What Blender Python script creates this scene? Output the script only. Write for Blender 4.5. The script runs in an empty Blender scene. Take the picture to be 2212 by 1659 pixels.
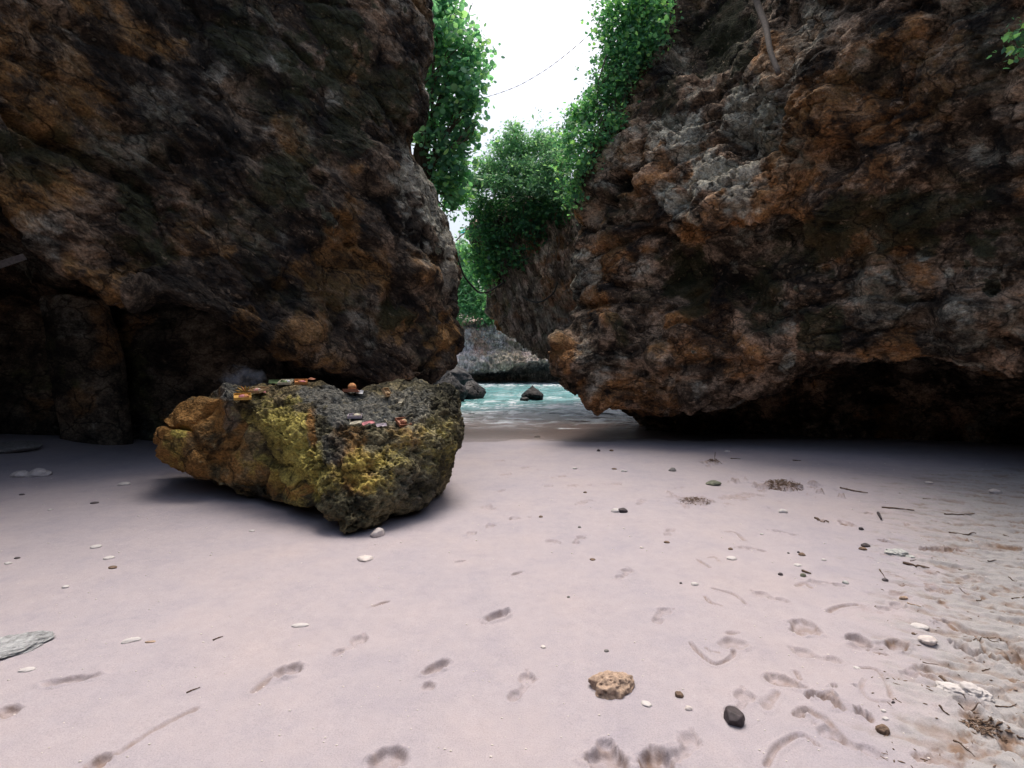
import bpy, math, random
import numpy as np
from mathutils import Vector
from mathutils.bvhtree import BVHTree

# ------------------------------------------------------------------ camera, sky, sun, exposure
SC = bpy.context.scene
COL = SC.collection
CAM_H = 1.5
PW, PH = 2212.0, 1659.0            # frame the measurements were taken in
F = 1106.0                          # focal length in those units (90 degrees across)
HY = 780.0                          # horizon row
cam_d = bpy.data.cameras.new('camera')
cam_d.sensor_width = 36.0
cam_d.lens = 18.0
cam_d.shift_y = -(PH / 2 - HY) / PW
cam_d.clip_start = 0.05
cam_d.clip_end = 1500
cam = bpy.data.objects.new('camera', cam_d)
COL.objects.link(cam)
cam.location = (0, 0, CAM_H)
cam.rotation_euler = (math.radians(90), 0, 0)
SC.camera = cam

SUN_DIR = Vector((0.02, 0.36, 1.05)).normalized()
w = bpy.data.worlds.new('World')
SC.world = w
w.use_nodes = True
nt = w.node_tree
bg = nt.nodes['Background']
sky = nt.nodes.new('ShaderNodeTexSky')
sky.sky_type = 'NISHITA'
sky.sun_disc = False
sky.sun_elevation = math.asin(SUN_DIR.z)
sky.sun_rotation = math.atan2(SUN_DIR.x, SUN_DIR.y)
sky.dust_density = 7.0
sky.ozone_density = 0.3
sky.air_density = 1.3
nt.links.new(sky.outputs[0], bg.inputs['Color'])
bg.inputs['Strength'].default_value = 0.15
sun_d = bpy.data.lights.new('sun', 'SUN')
sun_d.energy = 1.9
sun_d.angle = math.radians(30)
sun_d.color = (1.0, 0.95, 0.9)
sun = bpy.data.objects.new('sun', sun_d)
COL.objects.link(sun)
sun.rotation_euler = SUN_DIR.to_track_quat('Z', 'Y').to_euler()
SC.view_settings.view_transform = 'Standard'
SC.view_settings.look = 'None'
SC.view_settings.gamma = 1
SC.view_settings.exposure = 0.5
SC.cycles.use_denoising = True
SC.cycles.max_bounces = 7
SC.cycles.diffuse_bounces = 3
SC.cycles.transparent_max_bounces = 6
SC.cycles.caustics_reflective = False
SC.cycles.caustics_refractive = False

# ------------------------------------------------------------------ helpers
rng = np.random.default_rng(7)
random.seed(7)


def at(px, py, D):
    return np.array([(px - PW / 2) / F * D, D, CAM_H - (py - HY) / F * D])


def atz(px, D, z):
    return np.array([(px - PW / 2) / F * D, D, z])


def proj(P):
    return PW / 2 + P[:, 0] / P[:, 1] * F, HY - (P[:, 2] - CAM_H) / P[:, 1] * F


_T = np.random.default_rng(99).permutation(4096).astype(np.int32)
_T = np.concatenate([_T, _T])
_R = np.random.default_rng(98).integers(0, 1 << 30, 4096).astype(np.int32)


def _h(ix, iy, iz, s):
    a = _T[(ix + s * 131) & 4095]
    a = _T[(a + iy) & 4095]
    return _R[_T[(a + iz) & 4095]]


_g = np.random.default_rng(97).normal(size=(4096, 3))
_g *= (1.35 / np.linalg.norm(_g, axis=1))[:, None]
_GX, _GY, _GZ = [_g[:, k].astype(np.float32).copy() for k in range(3)]


def perlin(P, scale=1.0, s=0):
    Q = (P * scale).astype(np.float32)
    i = np.floor(Q).astype(np.int32)
    f = Q - i
    u = f * f * f * (f * (f * 6 - 15) + 10)
    fx, fy, fz = f[:, 0].copy(), f[:, 1].copy(), f[:, 2].copy()
    ux, uy, uz = u[:, 0].copy(), u[:, 1].copy(), u[:, 2].copy()
    iy, iz = i[:, 1].copy(), i[:, 2].copy()
    ax = []
    for dx in (0, 1):
        ta = _T[(i[:, 0] + (dx + s * 131)) & 4095]
        ay = []
        for dy in (0, 1):
            tb = _T[(ta + iy + dy) & 4095]
            az = []
            for dz in (0, 1):
                h = _T[(tb + iz + dz) & 4095]
                az.append(_GX[h] * (fx - dx) + _GY[h] * (fy - dy) + _GZ[h] * (fz - dz))
            ay.append(az[0] + uz * (az[1] - az[0]))
        ax.append(ay[0] + uy * (ay[1] - ay[0]))
    return ax[0] + ux * (ax[1] - ax[0])


def fbm(P, scale, octs=4, s=0, gain=0.5, ridge=False):
    o = np.zeros(len(P), dtype=np.float32)
    a = 1.0
    for k in range(octs):
        n = perlin(P, scale * 2.03 ** k, s + k * 17)
        if ridge:
            n = 0.5 - np.abs(n) * 1.6
        o += a * n
        a *= gain
    return o


def worley(P, scale, s=0, cell=False, quick=False):
    Q = P * scale
    i = np.floor(Q - 0.5 if quick else Q).astype(np.int32)
    f = (Q - i).astype(np.float32)
    ix, iy, iz = i[:, 0].copy(), i[:, 1].copy(), i[:, 2].copy()
    fx, fy, fz = f[:, 0].copy(), f[:, 1].copy(), f[:, 2].copy()
    f1 = np.full(len(P), 9.0, dtype=np.float32)
    f2 = f1.copy()
    cid = np.zeros(len(P), dtype=np.int32)
    k = np.float32(1 / 1023.0)
    rg = (0, 1) if quick else (-1, 0, 1)
    for dx in rg:
        ta = _T[(ix + (dx + s * 131)) & 4095]
        for dy in rg:
            tb = _T[(ta + iy + dy) & 4095]
            for dz in rg:
                h = _R[_T[(tb + iz + dz) & 4095]]
                d = ((h & 1023) * k + (dx - fx)) ** 2
                d += (((h >> 10) & 1023) * k + (dy - fy)) ** 2
                d += (((h >> 20) & 1023) * k + (dz - fz)) ** 2
                if not quick:
                    np.minimum(f2, np.maximum(d, f1), out=f2)
                if cell:
                    cid = np.where(d < f1, h, cid)
                np.minimum(f1, d, out=f1)
    if cell:
        return np.sqrt(f1), np.sqrt(f2), ((cid.astype(np.int64) * 40503) & 65535) / 65535.0
    return np.sqrt(f1), np.sqrt(f2)


def sstep(a, b, x):
    t = np.clip((x - a) / (b - a), 0, 1)
    return t * t * (3 - 2 * t)


def cat_resample(A, counts, cyclic=False):
    """Catmull-Rom resample of array A (n, ...) along axis 0 with counts[k] samples in span k."""
    n = len(A)
    out = []
    spans = n if cyclic else n - 1
    for k in range(spans):
        if cyclic:
            p0, p1, p2, p3 = A[(k - 1) % n], A[k], A[(k + 1) % n], A[(k + 2) % n]
        else:
            p1, p2 = A[k], A[k + 1]
            p0 = A[k - 1] if k > 0 else 2 * p1 - p2
            p3 = A[k + 2] if k + 2 < n else 2 * p2 - p1
        m1 = (p2 - p0) * 0.42
        m2 = (p3 - p1) * 0.42
        # keep tangents no longer than the span itself (no overshoot on uneven nets)
        L = np.linalg.norm(p2 - p1, axis=-1, keepdims=True) + 1e-9
        for_m = lambda m: m * np.minimum(1, 1.3 * L / (np.linalg.norm(m, axis=-1, keepdims=True) + 1e-9))
        m1, m2 = for_m(m1), for_m(m2)
        for j in range(counts[k]):
            t = j / counts[k]
            t2, t3 = t * t, t * t * t
            out.append((2 * t3 - 3 * t2 + 1) * p1 + (t3 - 2 * t2 + t) * m1 + (-2 * t3 + 3 * t2) * p2 + (t3 - t2) * m2)
    if not cyclic:
        out.append(A[-1])
    return np.array(out)


def net(ctrl, rc, cc, cyc_r=False):
    """ctrl (R,C,3) -> dense grid; rc, cc = samples per row span / column span."""
    g = cat_resample(np.asarray(ctrl, dtype=float), rc, cyc_r)
    g = cat_resample(np.swapaxes(g, 0, 1), cc, False)
    return np.swapaxes(g, 0, 1)


def grid_normals(g, cyc_r=False):
    if cyc_r:
        e = np.concatenate([g[-1:], g, g[:1]], 0)
        du = (e[2:] - e[:-2])
    else:
        du = np.gradient(g, axis=0)
    dv = np.gradient(g, axis=1)
    n = np.cross(du, dv)
    n /= np.linalg.norm(n, axis=-1, keepdims=True) + 1e-9
    return n


def grid_faces(R, C, cyc_r=False):
    idx = np.arange(R * C).reshape(R, C)
    if cyc_r:
        idx = np.concatenate([idx, idx[:1]], 0)
    a, b, c, d = idx[:-1, :-1], idx[:-1, 1:], idx[1:, 1:], idx[1:, :-1]
    return np.stack([a, b, c, d], -1).reshape(-1, 4)


def mesh_np(name, V, Fq, smooth=True):
    """V (n,3), Fq (m,k) faces of equal size."""
    me = bpy.data.meshes.new(name)
    V = np.ascontiguousarray(V, dtype=np.float32)
    Fq = np.ascontiguousarray(Fq, dtype=np.int32)
    m, k = Fq.shape
    me.vertices.add(len(V))
    me.vertices.foreach_set('co', V.ravel())
    me.loops.add(m * k)
    me.loops.foreach_set('vertex_index', Fq.ravel())
    me.polygons.add(m)
    me.polygons.foreach_set('loop_start', np.arange(0, m * k, k, dtype=np.int32))
    me.polygons.foreach_set('loop_total', np.full(m, k, dtype=np.int32))
    me.polygons.foreach_set('use_smooth', np.full(m, smooth, dtype=bool))
    me.update(calc_edges=True)
    return me


def add_attr(me, name, rgb, domain='POINT'):
    a = me.attributes.new(name, 'FLOAT_COLOR', domain)
    c = np.ones((len(rgb), 4), dtype=np.float32)
    c[:, :rgb.shape[1]] = rgb
    a.data.foreach_set('color', c.ravel())


def obj(name, me, mat, parent=None, loc=None):
    o = bpy.data.objects.new(name, me)
    COL.objects.link(o)
    if mat and me is not None and not me.materials:
        me.materials.append(mat)
    if parent is not None:
        o.parent = parent
    if loc is not None:
        o.location = loc
    return o


def tag(o, label=None, cat=None, group=None, kind=None):
    if label: o['label'] = label
    if cat: o['category'] = cat
    if group: o['group'] = group
    if kind: o['kind'] = kind
    return o


def thing(name, label, cat, loc=(0, 0, 0), group=None):
    o = bpy.data.objects.new(name, None)
    o.empty_display_size = 0.1
    COL.objects.link(o)
    o.location = loc
    return tag(o, label, cat, group)


def tube_arrays(pts, rads, n=6):
    """one tube along pts; returns V, quad faces (ends closed by collapsing)."""
    pts = np.asarray(pts, float)
    rads = np.asarray(rads, float)
    m = len(pts)
    T = np.gradient(pts, axis=0)
    T /= np.linalg.norm(T, axis=1, keepdims=True) + 1e-9
    up = np.array([0.13, 0.31, 0.94])
    if abs(T[0] @ up) > 0.9:
        up = np.array([1.0, 0.1, 0.0])
    A = np.cross(T, up); A /= np.linalg.norm(A, axis=1, keepdims=True) + 1e-9
    B = np.cross(T, A)
    P = np.concatenate([pts[:1], pts, pts[-1:]], 0)
    R = np.concatenate([[0.0001], rads, [0.0001]])
    A = np.concatenate([A[:1], A, A[-1:]]); B = np.concatenate([B[:1], B, B[-1:]])
    th = np.arange(n) / n * 2 * math.pi
    V = P[:, None] + R[:, None, None] * (np.cos(th)[None, :, None] * A[:, None] + np.sin(th)[None, :, None] * B[:, None])
    idx = np.arange((m + 2) * n).reshape(m + 2, n)
    a = idx[:-1]; b = idx[1:]
    Fq = np.stack([a, np.roll(a, -1, 1), np.roll(b, -1, 1), b], -1).reshape(-1, 4)
    return V.reshape(-1, 3), Fq


class MB:
    def __init__(s):
        s.V = []; s.F = []; s.n = 0
    def add(s, V, Fq):
        s.V.append(V); s.F.append(np.asarray(Fq) + s.n); s.n += len(V)
    def tube(s, pts, rads, n=6):
        s.add(*tube_arrays(pts, rads, n))
    def box(s, c, h, rz=0.0, tilt=0.0):
        v = np.array([[x, y, z] for x in (-1, 1) for y in (-1, 1) for z in (-1, 1)], float) * np.array(h)
        ct, st = math.cos(tilt), math.sin(tilt)
        v = v @ np.array([[1, 0, 0], [0, ct, st], [0, -st, ct]])
        cz, sz = math.cos(rz), math.sin(rz)
        v = v @ np.array([[cz, sz, 0], [-sz, cz, 0], [0, 0, 1]])
        s.add(v + np.array(c), [[0, 1, 3, 2], [4, 6, 7, 5], [0, 4, 5, 1], [2, 3, 7, 6], [0, 2, 6, 4], [1, 5, 7, 3]])
    def mesh(s, name, smooth=True):
        return mesh_np(name, np.concatenate(s.V), np.concatenate(s.F), smooth)


def smooth_path(pts, n=8):
    pts = np.asarray(pts, float)
    return cat_resample(pts, [n] * (len(pts) - 1))


# ------------------------------------------------------------------ materials
def new_mat(name):
    m = bpy.data.materials.new(name)
    m.use_nodes = True
    t = m.node_tree
    b = t.nodes['Principled BSDF']
    return m, t, b


def N(t, kind, **kw):
    n = t.nodes.new(kind)
    for k, v in kw.items():
        if k in n.inputs:
            n.inputs[k].default_value = v
        else:
            setattr(n, k, v)
    return n


def noise(t, co, scale, detail=6, rough=0.6, dist=0.0):
    n = N(t, 'ShaderNodeTexNoise')
    n.inputs['Scale'].default_value = scale
    n.inputs['Detail'].default_value = detail
    n.inputs['Roughness'].default_value = rough
    n.inputs['Distortion'].default_value = dist
    t.links.new(co, n.inputs['Vector'])
    return n.outputs['Fac']


def ramp(t, fac, stops):
    r = N(t, 'ShaderNodeValToRGB')
    e = r.color_ramp.elements
    while len(e) < len(stops):
        e.new(0.5)
    for el, (p, c) in zip(e, stops):
        el.position = p
        el.color = (c[0], c[1], c[2], 1) if not isinstance(c, (int, float)) else (c, c, c, 1)
    t.links.new(fac, r.inputs['Fac'])
    return r.outputs['Color']


def mixc(t, fac, a, b, mode='MIX'):
    n = N(t, 'ShaderNodeMix', data_type='RGBA', blend_type=mode)
    for sock, v in ((n.inputs[0], fac), (n.inputs[6], a), (n.inputs[7], b)):
        if isinstance(v, bpy.types.NodeSocket):
            t.links.new(v, sock)
        elif isinstance(v, (int, float)):
            sock.default_value = v
        else:
            sock.default_value = (*v, 1)
    return n.outputs[2]


def math_n(t, op, a, b=None):
    n = N(t, 'ShaderNodeMath', operation=op)
    for s, v in ((n.inputs[0], a), (n.inputs[1], b)):
        if v is None: continue
        if isinstance(v, bpy.types.NodeSocket): t.links.new(v, s)
        else: s.default_value = v
    return n.outputs[0]


def rock_mat(name, dark, mid, light, ochre=(0.30, 0.125, 0.035), grey=(0.27, 0.26, 0.22), green=(0.06, 0.07, 0.018), bump=0.5,
             stretch=(.8, 1, 1.15), rot=0.0, fine=28.0, rough=0.85, lohi=(0.2, 0.95), chips=0.5, p=(0.40, 0.5, 0.61)):
    m, t, b = new_mat(name)
    co = N(t, 'ShaderNodeNewGeometry').outputs['Position']
    mr_ = N(t, 'ShaderNodeMapping')
    mr_.inputs['Rotation'].default_value = (0, rot, 0)
    t.links.new(co, mr_.inputs['Vector'])
    mp = N(t, 'ShaderNodeMapping')
    mp.inputs['Scale'].default_value = stretch
    t.links.new(mr_.outputs[0], mp.inputs['Vector'])
    co = mp.outputs['Vector']
    at_ = N(t, 'ShaderNodeAttribute', attribute_name='tint')
    sep = N(t, 'ShaderNodeSeparateColor')
    t.links.new(at_.outputs['Color'], sep.inputs['Color'])
    n1 = noise(t, co, 1.7, 12, 0.74, 0.15)
    n2 = noise(t, co, 4.5, 12, 0.78, 0.1)
    n3 = noise(t, co, fine, 6, 0.75)
    nb = noise(t, co, 0.45, 5, 0.6, 0.1)
    nc = noise(t, co, 6.5, 8, 0.7, 0.0)
    base = ramp(t, n1, [(p[0], dark), (p[1], mid), (p[2], light)])
    base = mixc(t, 1.0, base, ramp(t, nb, [(0.35, (0.45, 0.5, 0.55)), (0.5, (1, 1, 1)), (0.65, (1.25, 1.1, 1.0))]), 'MULTIPLY')
    def brk(ch, lo=lohi[0], hi=lohi[1]):
        s = math_n(t, 'ADD', sep.outputs[ch], math_n(t, 'MULTIPLY', math_n(t, 'SUBTRACT', n2, 0.5), 2.4))
        s = math_n(t, 'MULTIPLY', s, ramp(t, n1, [(0.3, 0.45), (0.6, 1.0)]))
        mr = N(t, 'ShaderNodeMapRange', interpolation_type='SMOOTHSTEP')
        mr.inputs['From Min'].default_value = lo
        mr.inputs['From Max'].default_value = hi
        t.links.new(s, mr.inputs['Value'])
        return math_n(t, 'MULTIPLY', mr.outputs[0], 0.85)
    gvar = mixc(t, n2, tuple(c * 0.35 for c in grey), tuple(c * 1.3 for c in grey))
    ovar = mixc(t, n1, tuple(c * 0.45 for c in ochre), tuple(c * 1.35 for c in ochre))
    c = mixc(t, brk(0), base, ovar)
    c = mixc(t, brk(1), c, gvar)
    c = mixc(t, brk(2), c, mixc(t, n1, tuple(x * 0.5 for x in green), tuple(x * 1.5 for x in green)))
    chip = math_n(t, 'MULTIPLY', ramp(t, nc, [(0.60, 0.0), (0.66, 1.0)]), chips)
    c = mixc(t, chip, c, tuple(min(.8, x * 1.35) for x in light))
    cw = N(t, 'ShaderNodeVectorMath', operation='MULTIPLY_ADD')
    nv = N(t, 'ShaderNodeTexNoise')
    nv.inputs['Scale'].default_value = 2.5
    nv.inputs['Detail'].default_value = 5
    t.links.new(co, nv.inputs['Vector'])
    t.links.new(nv.outputs['Color'], cw.inputs[0])
    cw.inputs[1].default_value = (0.7, 0.7, 0.7)
    t.links.new(co, cw.inputs[2])
    cv = N(t, 'ShaderNodeTexVoronoi', feature='DISTANCE_TO_EDGE')
    cv.inputs['Scale'].default_value = 1.3
    t.links.new(cw.outputs[0], cv.inputs['Vector'])
    crk = ramp(t, cv.outputs['Distance'], [(0.0, 0.25), (0.035, 1.0)])
    c = mixc(t, 1.0, c, crk, 'MULTIPLY')
    sp = ramp(t, n3, [(0.3, 0.28), (0.5, 1.0), (0.68, 1.8)])
    c = mixc(t, 1.0, c, sp, 'MULTIPLY')
    t.links.new(c, b.inputs['Base Color'])
    b.inputs['Roughness'].default_value = rough
    b.inputs['Specular IOR Level'].default_value = 0.25
    v = N(t, 'ShaderNodeTexVoronoi', feature='F1')
    v.inputs['Scale'].default_value = 13
    t.links.new(co, v.inputs['Vector'])
    v2 = N(t, 'ShaderNodeTexVoronoi', feature='F1')
    v2.inputs['Scale'].default_value = 31
    t.links.new(co, v2.inputs['Vector'])
    p1 = ramp(t, v.outputs['Distance'], [(0.12, 0.0), (0.38, 1.0)])
    p2 = ramp(t, v2.outputs['Distance'], [(0.15, 0.0), (0.45, 1.0)])
    hh = math_n(t, 'ADD', math_n(t, 'MULTIPLY', n3, 0.6), math_n(t, 'ADD', math_n(t, 'MULTIPLY', p1, 0.45), math_n(t, 'MULTIPLY', p2, 0.25)))
    bp = N(t, 'ShaderNodeBump')
    bp.inputs['Strength'].default_value = bump
    bp.inputs['Distance'].default_value = 0.05
    t.links.new(math_n(t, 'ADD', hh, math_n(t, 'MULTIPLY', crk, 0.5)), bp.inputs['Height'])
    t.links.new(bp.outputs[0], b.inputs['Normal'])
    return m


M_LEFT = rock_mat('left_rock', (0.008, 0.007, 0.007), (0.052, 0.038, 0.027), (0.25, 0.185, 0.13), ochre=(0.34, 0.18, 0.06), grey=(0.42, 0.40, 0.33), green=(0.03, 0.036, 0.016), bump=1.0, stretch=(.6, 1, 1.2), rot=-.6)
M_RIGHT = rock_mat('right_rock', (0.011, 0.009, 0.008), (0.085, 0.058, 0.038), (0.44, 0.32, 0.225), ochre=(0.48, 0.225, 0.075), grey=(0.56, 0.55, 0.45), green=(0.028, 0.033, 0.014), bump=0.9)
M_MID = rock_mat('fluted_rock', (0.05, 0.043, 0.04), (0.17, 0.14, 0.115), (0.45, 0.38, 0.33), stretch=(1.6, 1.6, 0.4), rot=.3, bump=0.5, fine=14)
M_CAVE = rock_mat('cave_rock', (0.018, 0.016, 0.013), (0.075, 0.062, 0.047), (0.2, 0.165, 0.12), ochre=(.32, .18, .08), grey=(.35, .35, .30), green=(.09, .10, .04), bump=0.6)  # toned down on the cave rocks to paint in the cave's shade
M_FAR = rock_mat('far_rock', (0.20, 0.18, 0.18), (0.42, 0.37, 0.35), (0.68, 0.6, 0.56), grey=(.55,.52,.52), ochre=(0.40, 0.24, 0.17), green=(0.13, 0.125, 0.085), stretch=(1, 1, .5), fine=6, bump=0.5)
M_WET = rock_mat('wet_rock', (0.006, 0.006, 0.008), (0.014, 0.014, 0.017), (0.035, 0.033, 0.036), ochre=(.03,.02,.015), grey=(.03,.03,.033), green=(.012,.014,.01), rough=0.6, bump=0.5)
M_BOULDER = rock_mat('boulder_rock', (0.026, 0.025, 0.016), (0.095, 0.085, 0.047), (0.28, 0.24, 0.14), ochre=(0.36, 0.18, 0.05),
                     grey=(0.16, 0.165, 0.155), green=(0.44, 0.37, 0.09), bump=1.0, fine=40, lohi=(0.1, 0.75))


def plain(name, col, rough=0.7, var=0.35, sc=30, bump=0.2, spec=0.3, trans=0.0):
    m, t, b = new_mat(name)
    co = N(t, 'ShaderNodeTexCoord').outputs['Object']
    n = noise(t, co, sc, 6, 0.65)
    c = ramp(t, n, [(0.3, tuple(x * (1 - var) for x in col)), (0.7, tuple(min(1, x * (1 + var)) for x in col))])
    t.links.new(c, b.inputs['Base Color'])
    b.inputs['Roughness'].default_value = rough
    b.inputs['Specular IOR Level'].default_value = spec
    if bump:
        bp = N(t, 'ShaderNodeBump')
        bp.inputs['Strength'].default_value = bump
        bp.inputs['Distance'].default_value = 0.01
        t.links.new(n, bp.inputs['Height'])
        t.links.new(bp.outputs[0], b.inputs['Normal'])
    return m


def leaf_mat(name, c1, c2, c3, transl=0.45):
    m, t, b = new_mat(name)
    a = N(t, 'ShaderNodeAttribute', attribute_name='leaf')
    sep = N(t, 'ShaderNodeSeparateColor')
    t.links.new(a.outputs['Color'], sep.inputs['Color'])
    c = ramp(t, sep.outputs[0], [(0.0, c1), (0.5, c2), (1.0, c3)])
    t.links.new(c, b.inputs['Base Color'])
    b.inputs['Roughness'].default_value = 0.5
    b.inputs['Specular IOR Level'].default_value = 0.35
    tr = N(t, 'ShaderNodeBsdfTranslucent')
    t.links.new(mixc(t, 1.0, c, (1.5, 1.7, 0.9), 'MULTIPLY'), tr.inputs['Color'])
    mx = N(t, 'ShaderNodeMixShader')
    mx.inputs[0].default_value = transl
    t.links.new(b.outputs[0], mx.inputs[1])
    t.links.new(tr.outputs[0], mx.inputs[2])
    t.links.new(mx.outputs[0], t.nodes['Material Output'].inputs['Surface'])
    return m


L_TREE = leaf_mat('round_leaf', (0.07, 0.19, 0.16), (0.21, 0.43, 0.32), (0.42, 0.6, 0.27), .55)
L_IVY = leaf_mat('ivy_leaf', (0.05, 0.14, 0.11), (0.15, 0.36, 0.21), (0.38, 0.58, 0.19), .55)
L_SHRUB = leaf_mat('shrub_leaf', (0.10, 0.23, 0.18), (0.21, 0.39, 0.29), (0.4, 0.56, 0.34), .5)
L_DARK = leaf_mat('dark_leaf', (0.03, 0.10, 0.08), (0.06, 0.18, 0.10), (0.14, 0.30, 0.10), 0.45)
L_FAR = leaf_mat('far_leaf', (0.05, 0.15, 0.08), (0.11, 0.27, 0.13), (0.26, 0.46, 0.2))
M_BARK = plain('bark', (0.12, 0.09, 0.07), 0.85)
M_ROOT = plain('pale_root', (0.12, 0.10, 0.085), 0.85)
M_VINE = plain('dark_vine', (0.02, 0.02, 0.02), 0.7)


# ------------------------------------------------------------------ sand
WATER_Z = -0.085


def ground_base(x, y):
    x = np.asarray(x, float); y = np.asarray(y, float)
    z = -0.085 * sstep(7.6, 10.35, y) - 0.055 * np.maximum(0, y - 10.35) * 1.0
    z = np.maximum(z, -2.5)
    z = z + 0.05 * sstep(3.0, 8.0, np.abs(x)) * (1 - sstep(9.0, 11.0, y)) + 0.25 * sstep(5.5, 9, -x) * (1 - sstep(8.0, 12.0, y)) * sstep(5, 9, y)
    return z


def gpt(px, py):
    """point of the beach seen at (px, py)"""
    D = CAM_H * F / (py - HY)
    for _ in range(6):
        x = (px - PW / 2) / F * D
        z = float(ground_base(x, D))
        D = (CAM_H - z) * F / (py - HY)
    x = (px - PW / 2) / F * D
    return np.array([x, D, float(ground_base(x, D))])


def axis(lo, hi, fine, segs):
    pass


def spaced(lo, a, b, hi, h, grow):
    v = list(np.arange(a, b, h))
    s = h; p = a; left = []
    while p > lo:
        s *= grow; p -= s; left.append(p)
    s = h; p = v[-1]; right = []
    while p < hi:
        s *= grow; p += s; right.append(p)
    return np.array(left[::-1] + v + right)


sx = spaced(-70, -3.2, 4.4, 70, 0.0095, 1.022)
sy1 = list(np.arange(1.45, 4.0, 0.009))
s_ = 0.009; p_ = sy1[-1]
while p_ < 120:
    s_ *= 1.0125 if p_ < 14 else 1.06
    p_ += s_; sy1.append(p_)
s_ = 0.0115; p_ = 1.45; lo_ = []
while p_ > -40:
    s_ *= 1.08; p_ -= s_; lo_.append(p_)
sy = np.array(lo_[::-1] + sy1)
GX, GY = np.meshgrid(sx, sy)
GZ = ground_base(GX, GY)
P3 = np.stack([GX.ravel(), GY.ravel(), np.zeros(GX.size)], 1)
GZ = GZ + (0.012 * fbm(P3, 0.5, 3, 3) + 0.004 * fbm(P3, 2.5, 3, 5)).reshape(GX.shape)
DAMP = np.zeros_like(GZ)      # disturbed darker sand (r)
DISP = np.zeros_like(GZ)
WN = fbm(P3, 22, 3, 11).reshape(GX.shape)
WN2 = fbm(P3, 7, 3, 19).reshape(GX.shape)


def region(cx, cy, r):
    i0, i1 = np.searchsorted(sx, [cx - r, cx + r])
    j0, j1 = np.searchsorted(sy, [cy - r, cy + r])
    return slice(j0, j1), slice(i0, i1)


def bowl(px0, py0, px1, py1, wid, depth, damp=0.5, rim=0.35, rough=0.3):
    a = gpt(px0, py0)[:2]; b = gpt(px1, py1)[:2]
    c = (a + b) / 2; L = np.linalg.norm(b - a) / 2 + 1e-3; d = (b - a) / (2 * L + 1e-9)
    if np.linalg.norm(b - a) < 1e-3: d = np.array([1.0, 0])
    R = max(L, wid) * 2.2 + 0.03
    s = region(c[0], c[1], R)
    X = GX[s] - c[0]; Y = GY[s] - c[1]
    u = (X * d[0] + Y * d[1]) / L; v = (-X * d[1] + Y * d[0]) / wid
    r = np.sqrt(u * u + v * v) * (1 + rough * WN2[s] * 1.2) + rough * WN[s] * 0.35
    DISP[s] += (-depth * (1 - sstep(0.62, 1.0, r)) + depth * rim * (1 + 1.5 * WN[s]) * np.exp(-((r - 1.15) / 0.15) ** 2)) * (1 + .35 * WN[s])
    DAMP[s] = np.maximum(DAMP[s], damp * (1 - sstep(0.85, 1.1, r)) * (.7 + .6 * sstep(-.3, .4, WN2[s])))


def groove(pts, wid, depth, damp=0.6, rough=0.5):
    q = [gpt(*p)[:2] for p in pts]
    if len(q) > 2:
        q = list(smooth_path(np.array([[a[0], a[1], 0] for a in q]), 6)[:, :2])
    q = np.array(q)
    c = q.mean(0); R = np.abs(q - c).max() + 0.1
    s = region(c[0], c[1], R)
    X = GX[s]; Y = GY[s]
    dm = np.full(X.shape, 9.0)
    for a, b in zip(q[:-1], q[1:]):
        ab = b - a; L2 = ab @ ab + 1e-12
        t = np.clip(((X - a[0]) * ab[0] + (Y - a[1]) * ab[1]) / L2, 0, 1)
        dm = np.minimum(dm, np.hypot(X - a[0] - t * ab[0], Y - a[1] - t * ab[1]))
    r = dm / wid * (1 + rough * WN2[s]) + rough * 0.5 * WN[s]
    DISP[s] += -depth * (1 - sstep(0.2, 1.1, r)) + depth * 0.5 * np.exp(-((r - 1.6) / 0.4) ** 2)
    DAMP[s] = np.maximum(DAMP[s], damp * (1 - sstep(0.5, 1.3, r)))


def footprint(px, py, ang, side=1, depth=.014, damp=.4):
    """heel, ball and five toes of a bare foot; ang = heading over the ground"""
    c = gpt(px, py)
    u = np.array([math.cos(ang), math.sin(ang)]); v = np.array([-u[1], u[0]]) * side
    def spot(a, b_, la, lb, dp):
        q = c[:2] + u * a + v * b_
        s = region(q[0], q[1], .16)
        X = GX[s] - q[0]; Y = GY[s] - q[1]
        r = np.hypot((X * u[0] + Y * u[1]) / la, (X * v[0] + Y * v[1]) / lb) * (1 + .35 * WN2[s]) + .15 * WN[s]
        DISP[s] += (-dp * (1 - sstep(.6, 1.0, r)) + dp * .35 * np.exp(-((r - 1.15) / .15) ** 2)) * (1 + .3 * WN[s])
        DAMP[s] = np.maximum(DAMP[s], damp * (1 - sstep(.8, 1.1, r)))
    spot(-.085, 0, .042, .033, depth); spot(.045, .005, .046, .044, depth); spot(-.02, -.012, .055, .022, depth * .6)
    for k in range(5):
        spot(.108 - .011 * k, .035 - .018 * k, .013 - .001 * k, .010 - .0007 * k, depth * .8)


for (a, b_, an, sd) in ((1385, 1085, 1.0, 1), (1445, 1150, 1.1, -1), (1350, 1240, .9, 1), (1430, 1330, 1.0, -1), (1620, 1185, 2.6, 1), (1660, 1290, 2.5, -1), (1780, 1260, 2.8, 1), (1600, 1520, .8, 1), (1820, 1600, 2.4, -1), (1480, 1620, .7, 1),
                        (760, 1390, 1.0, 1), (1250, 1165, 1.2, -1), (1130, 1480, 1.1, 1), (1690, 1150, 2.3, 1), (1760, 1420, 2.7, -1), (1930, 1310, .3, 1), (1985, 1450, .4, -1)):
    footprint(a, b_, an, sd, depth=.011, damp=.22)
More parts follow.
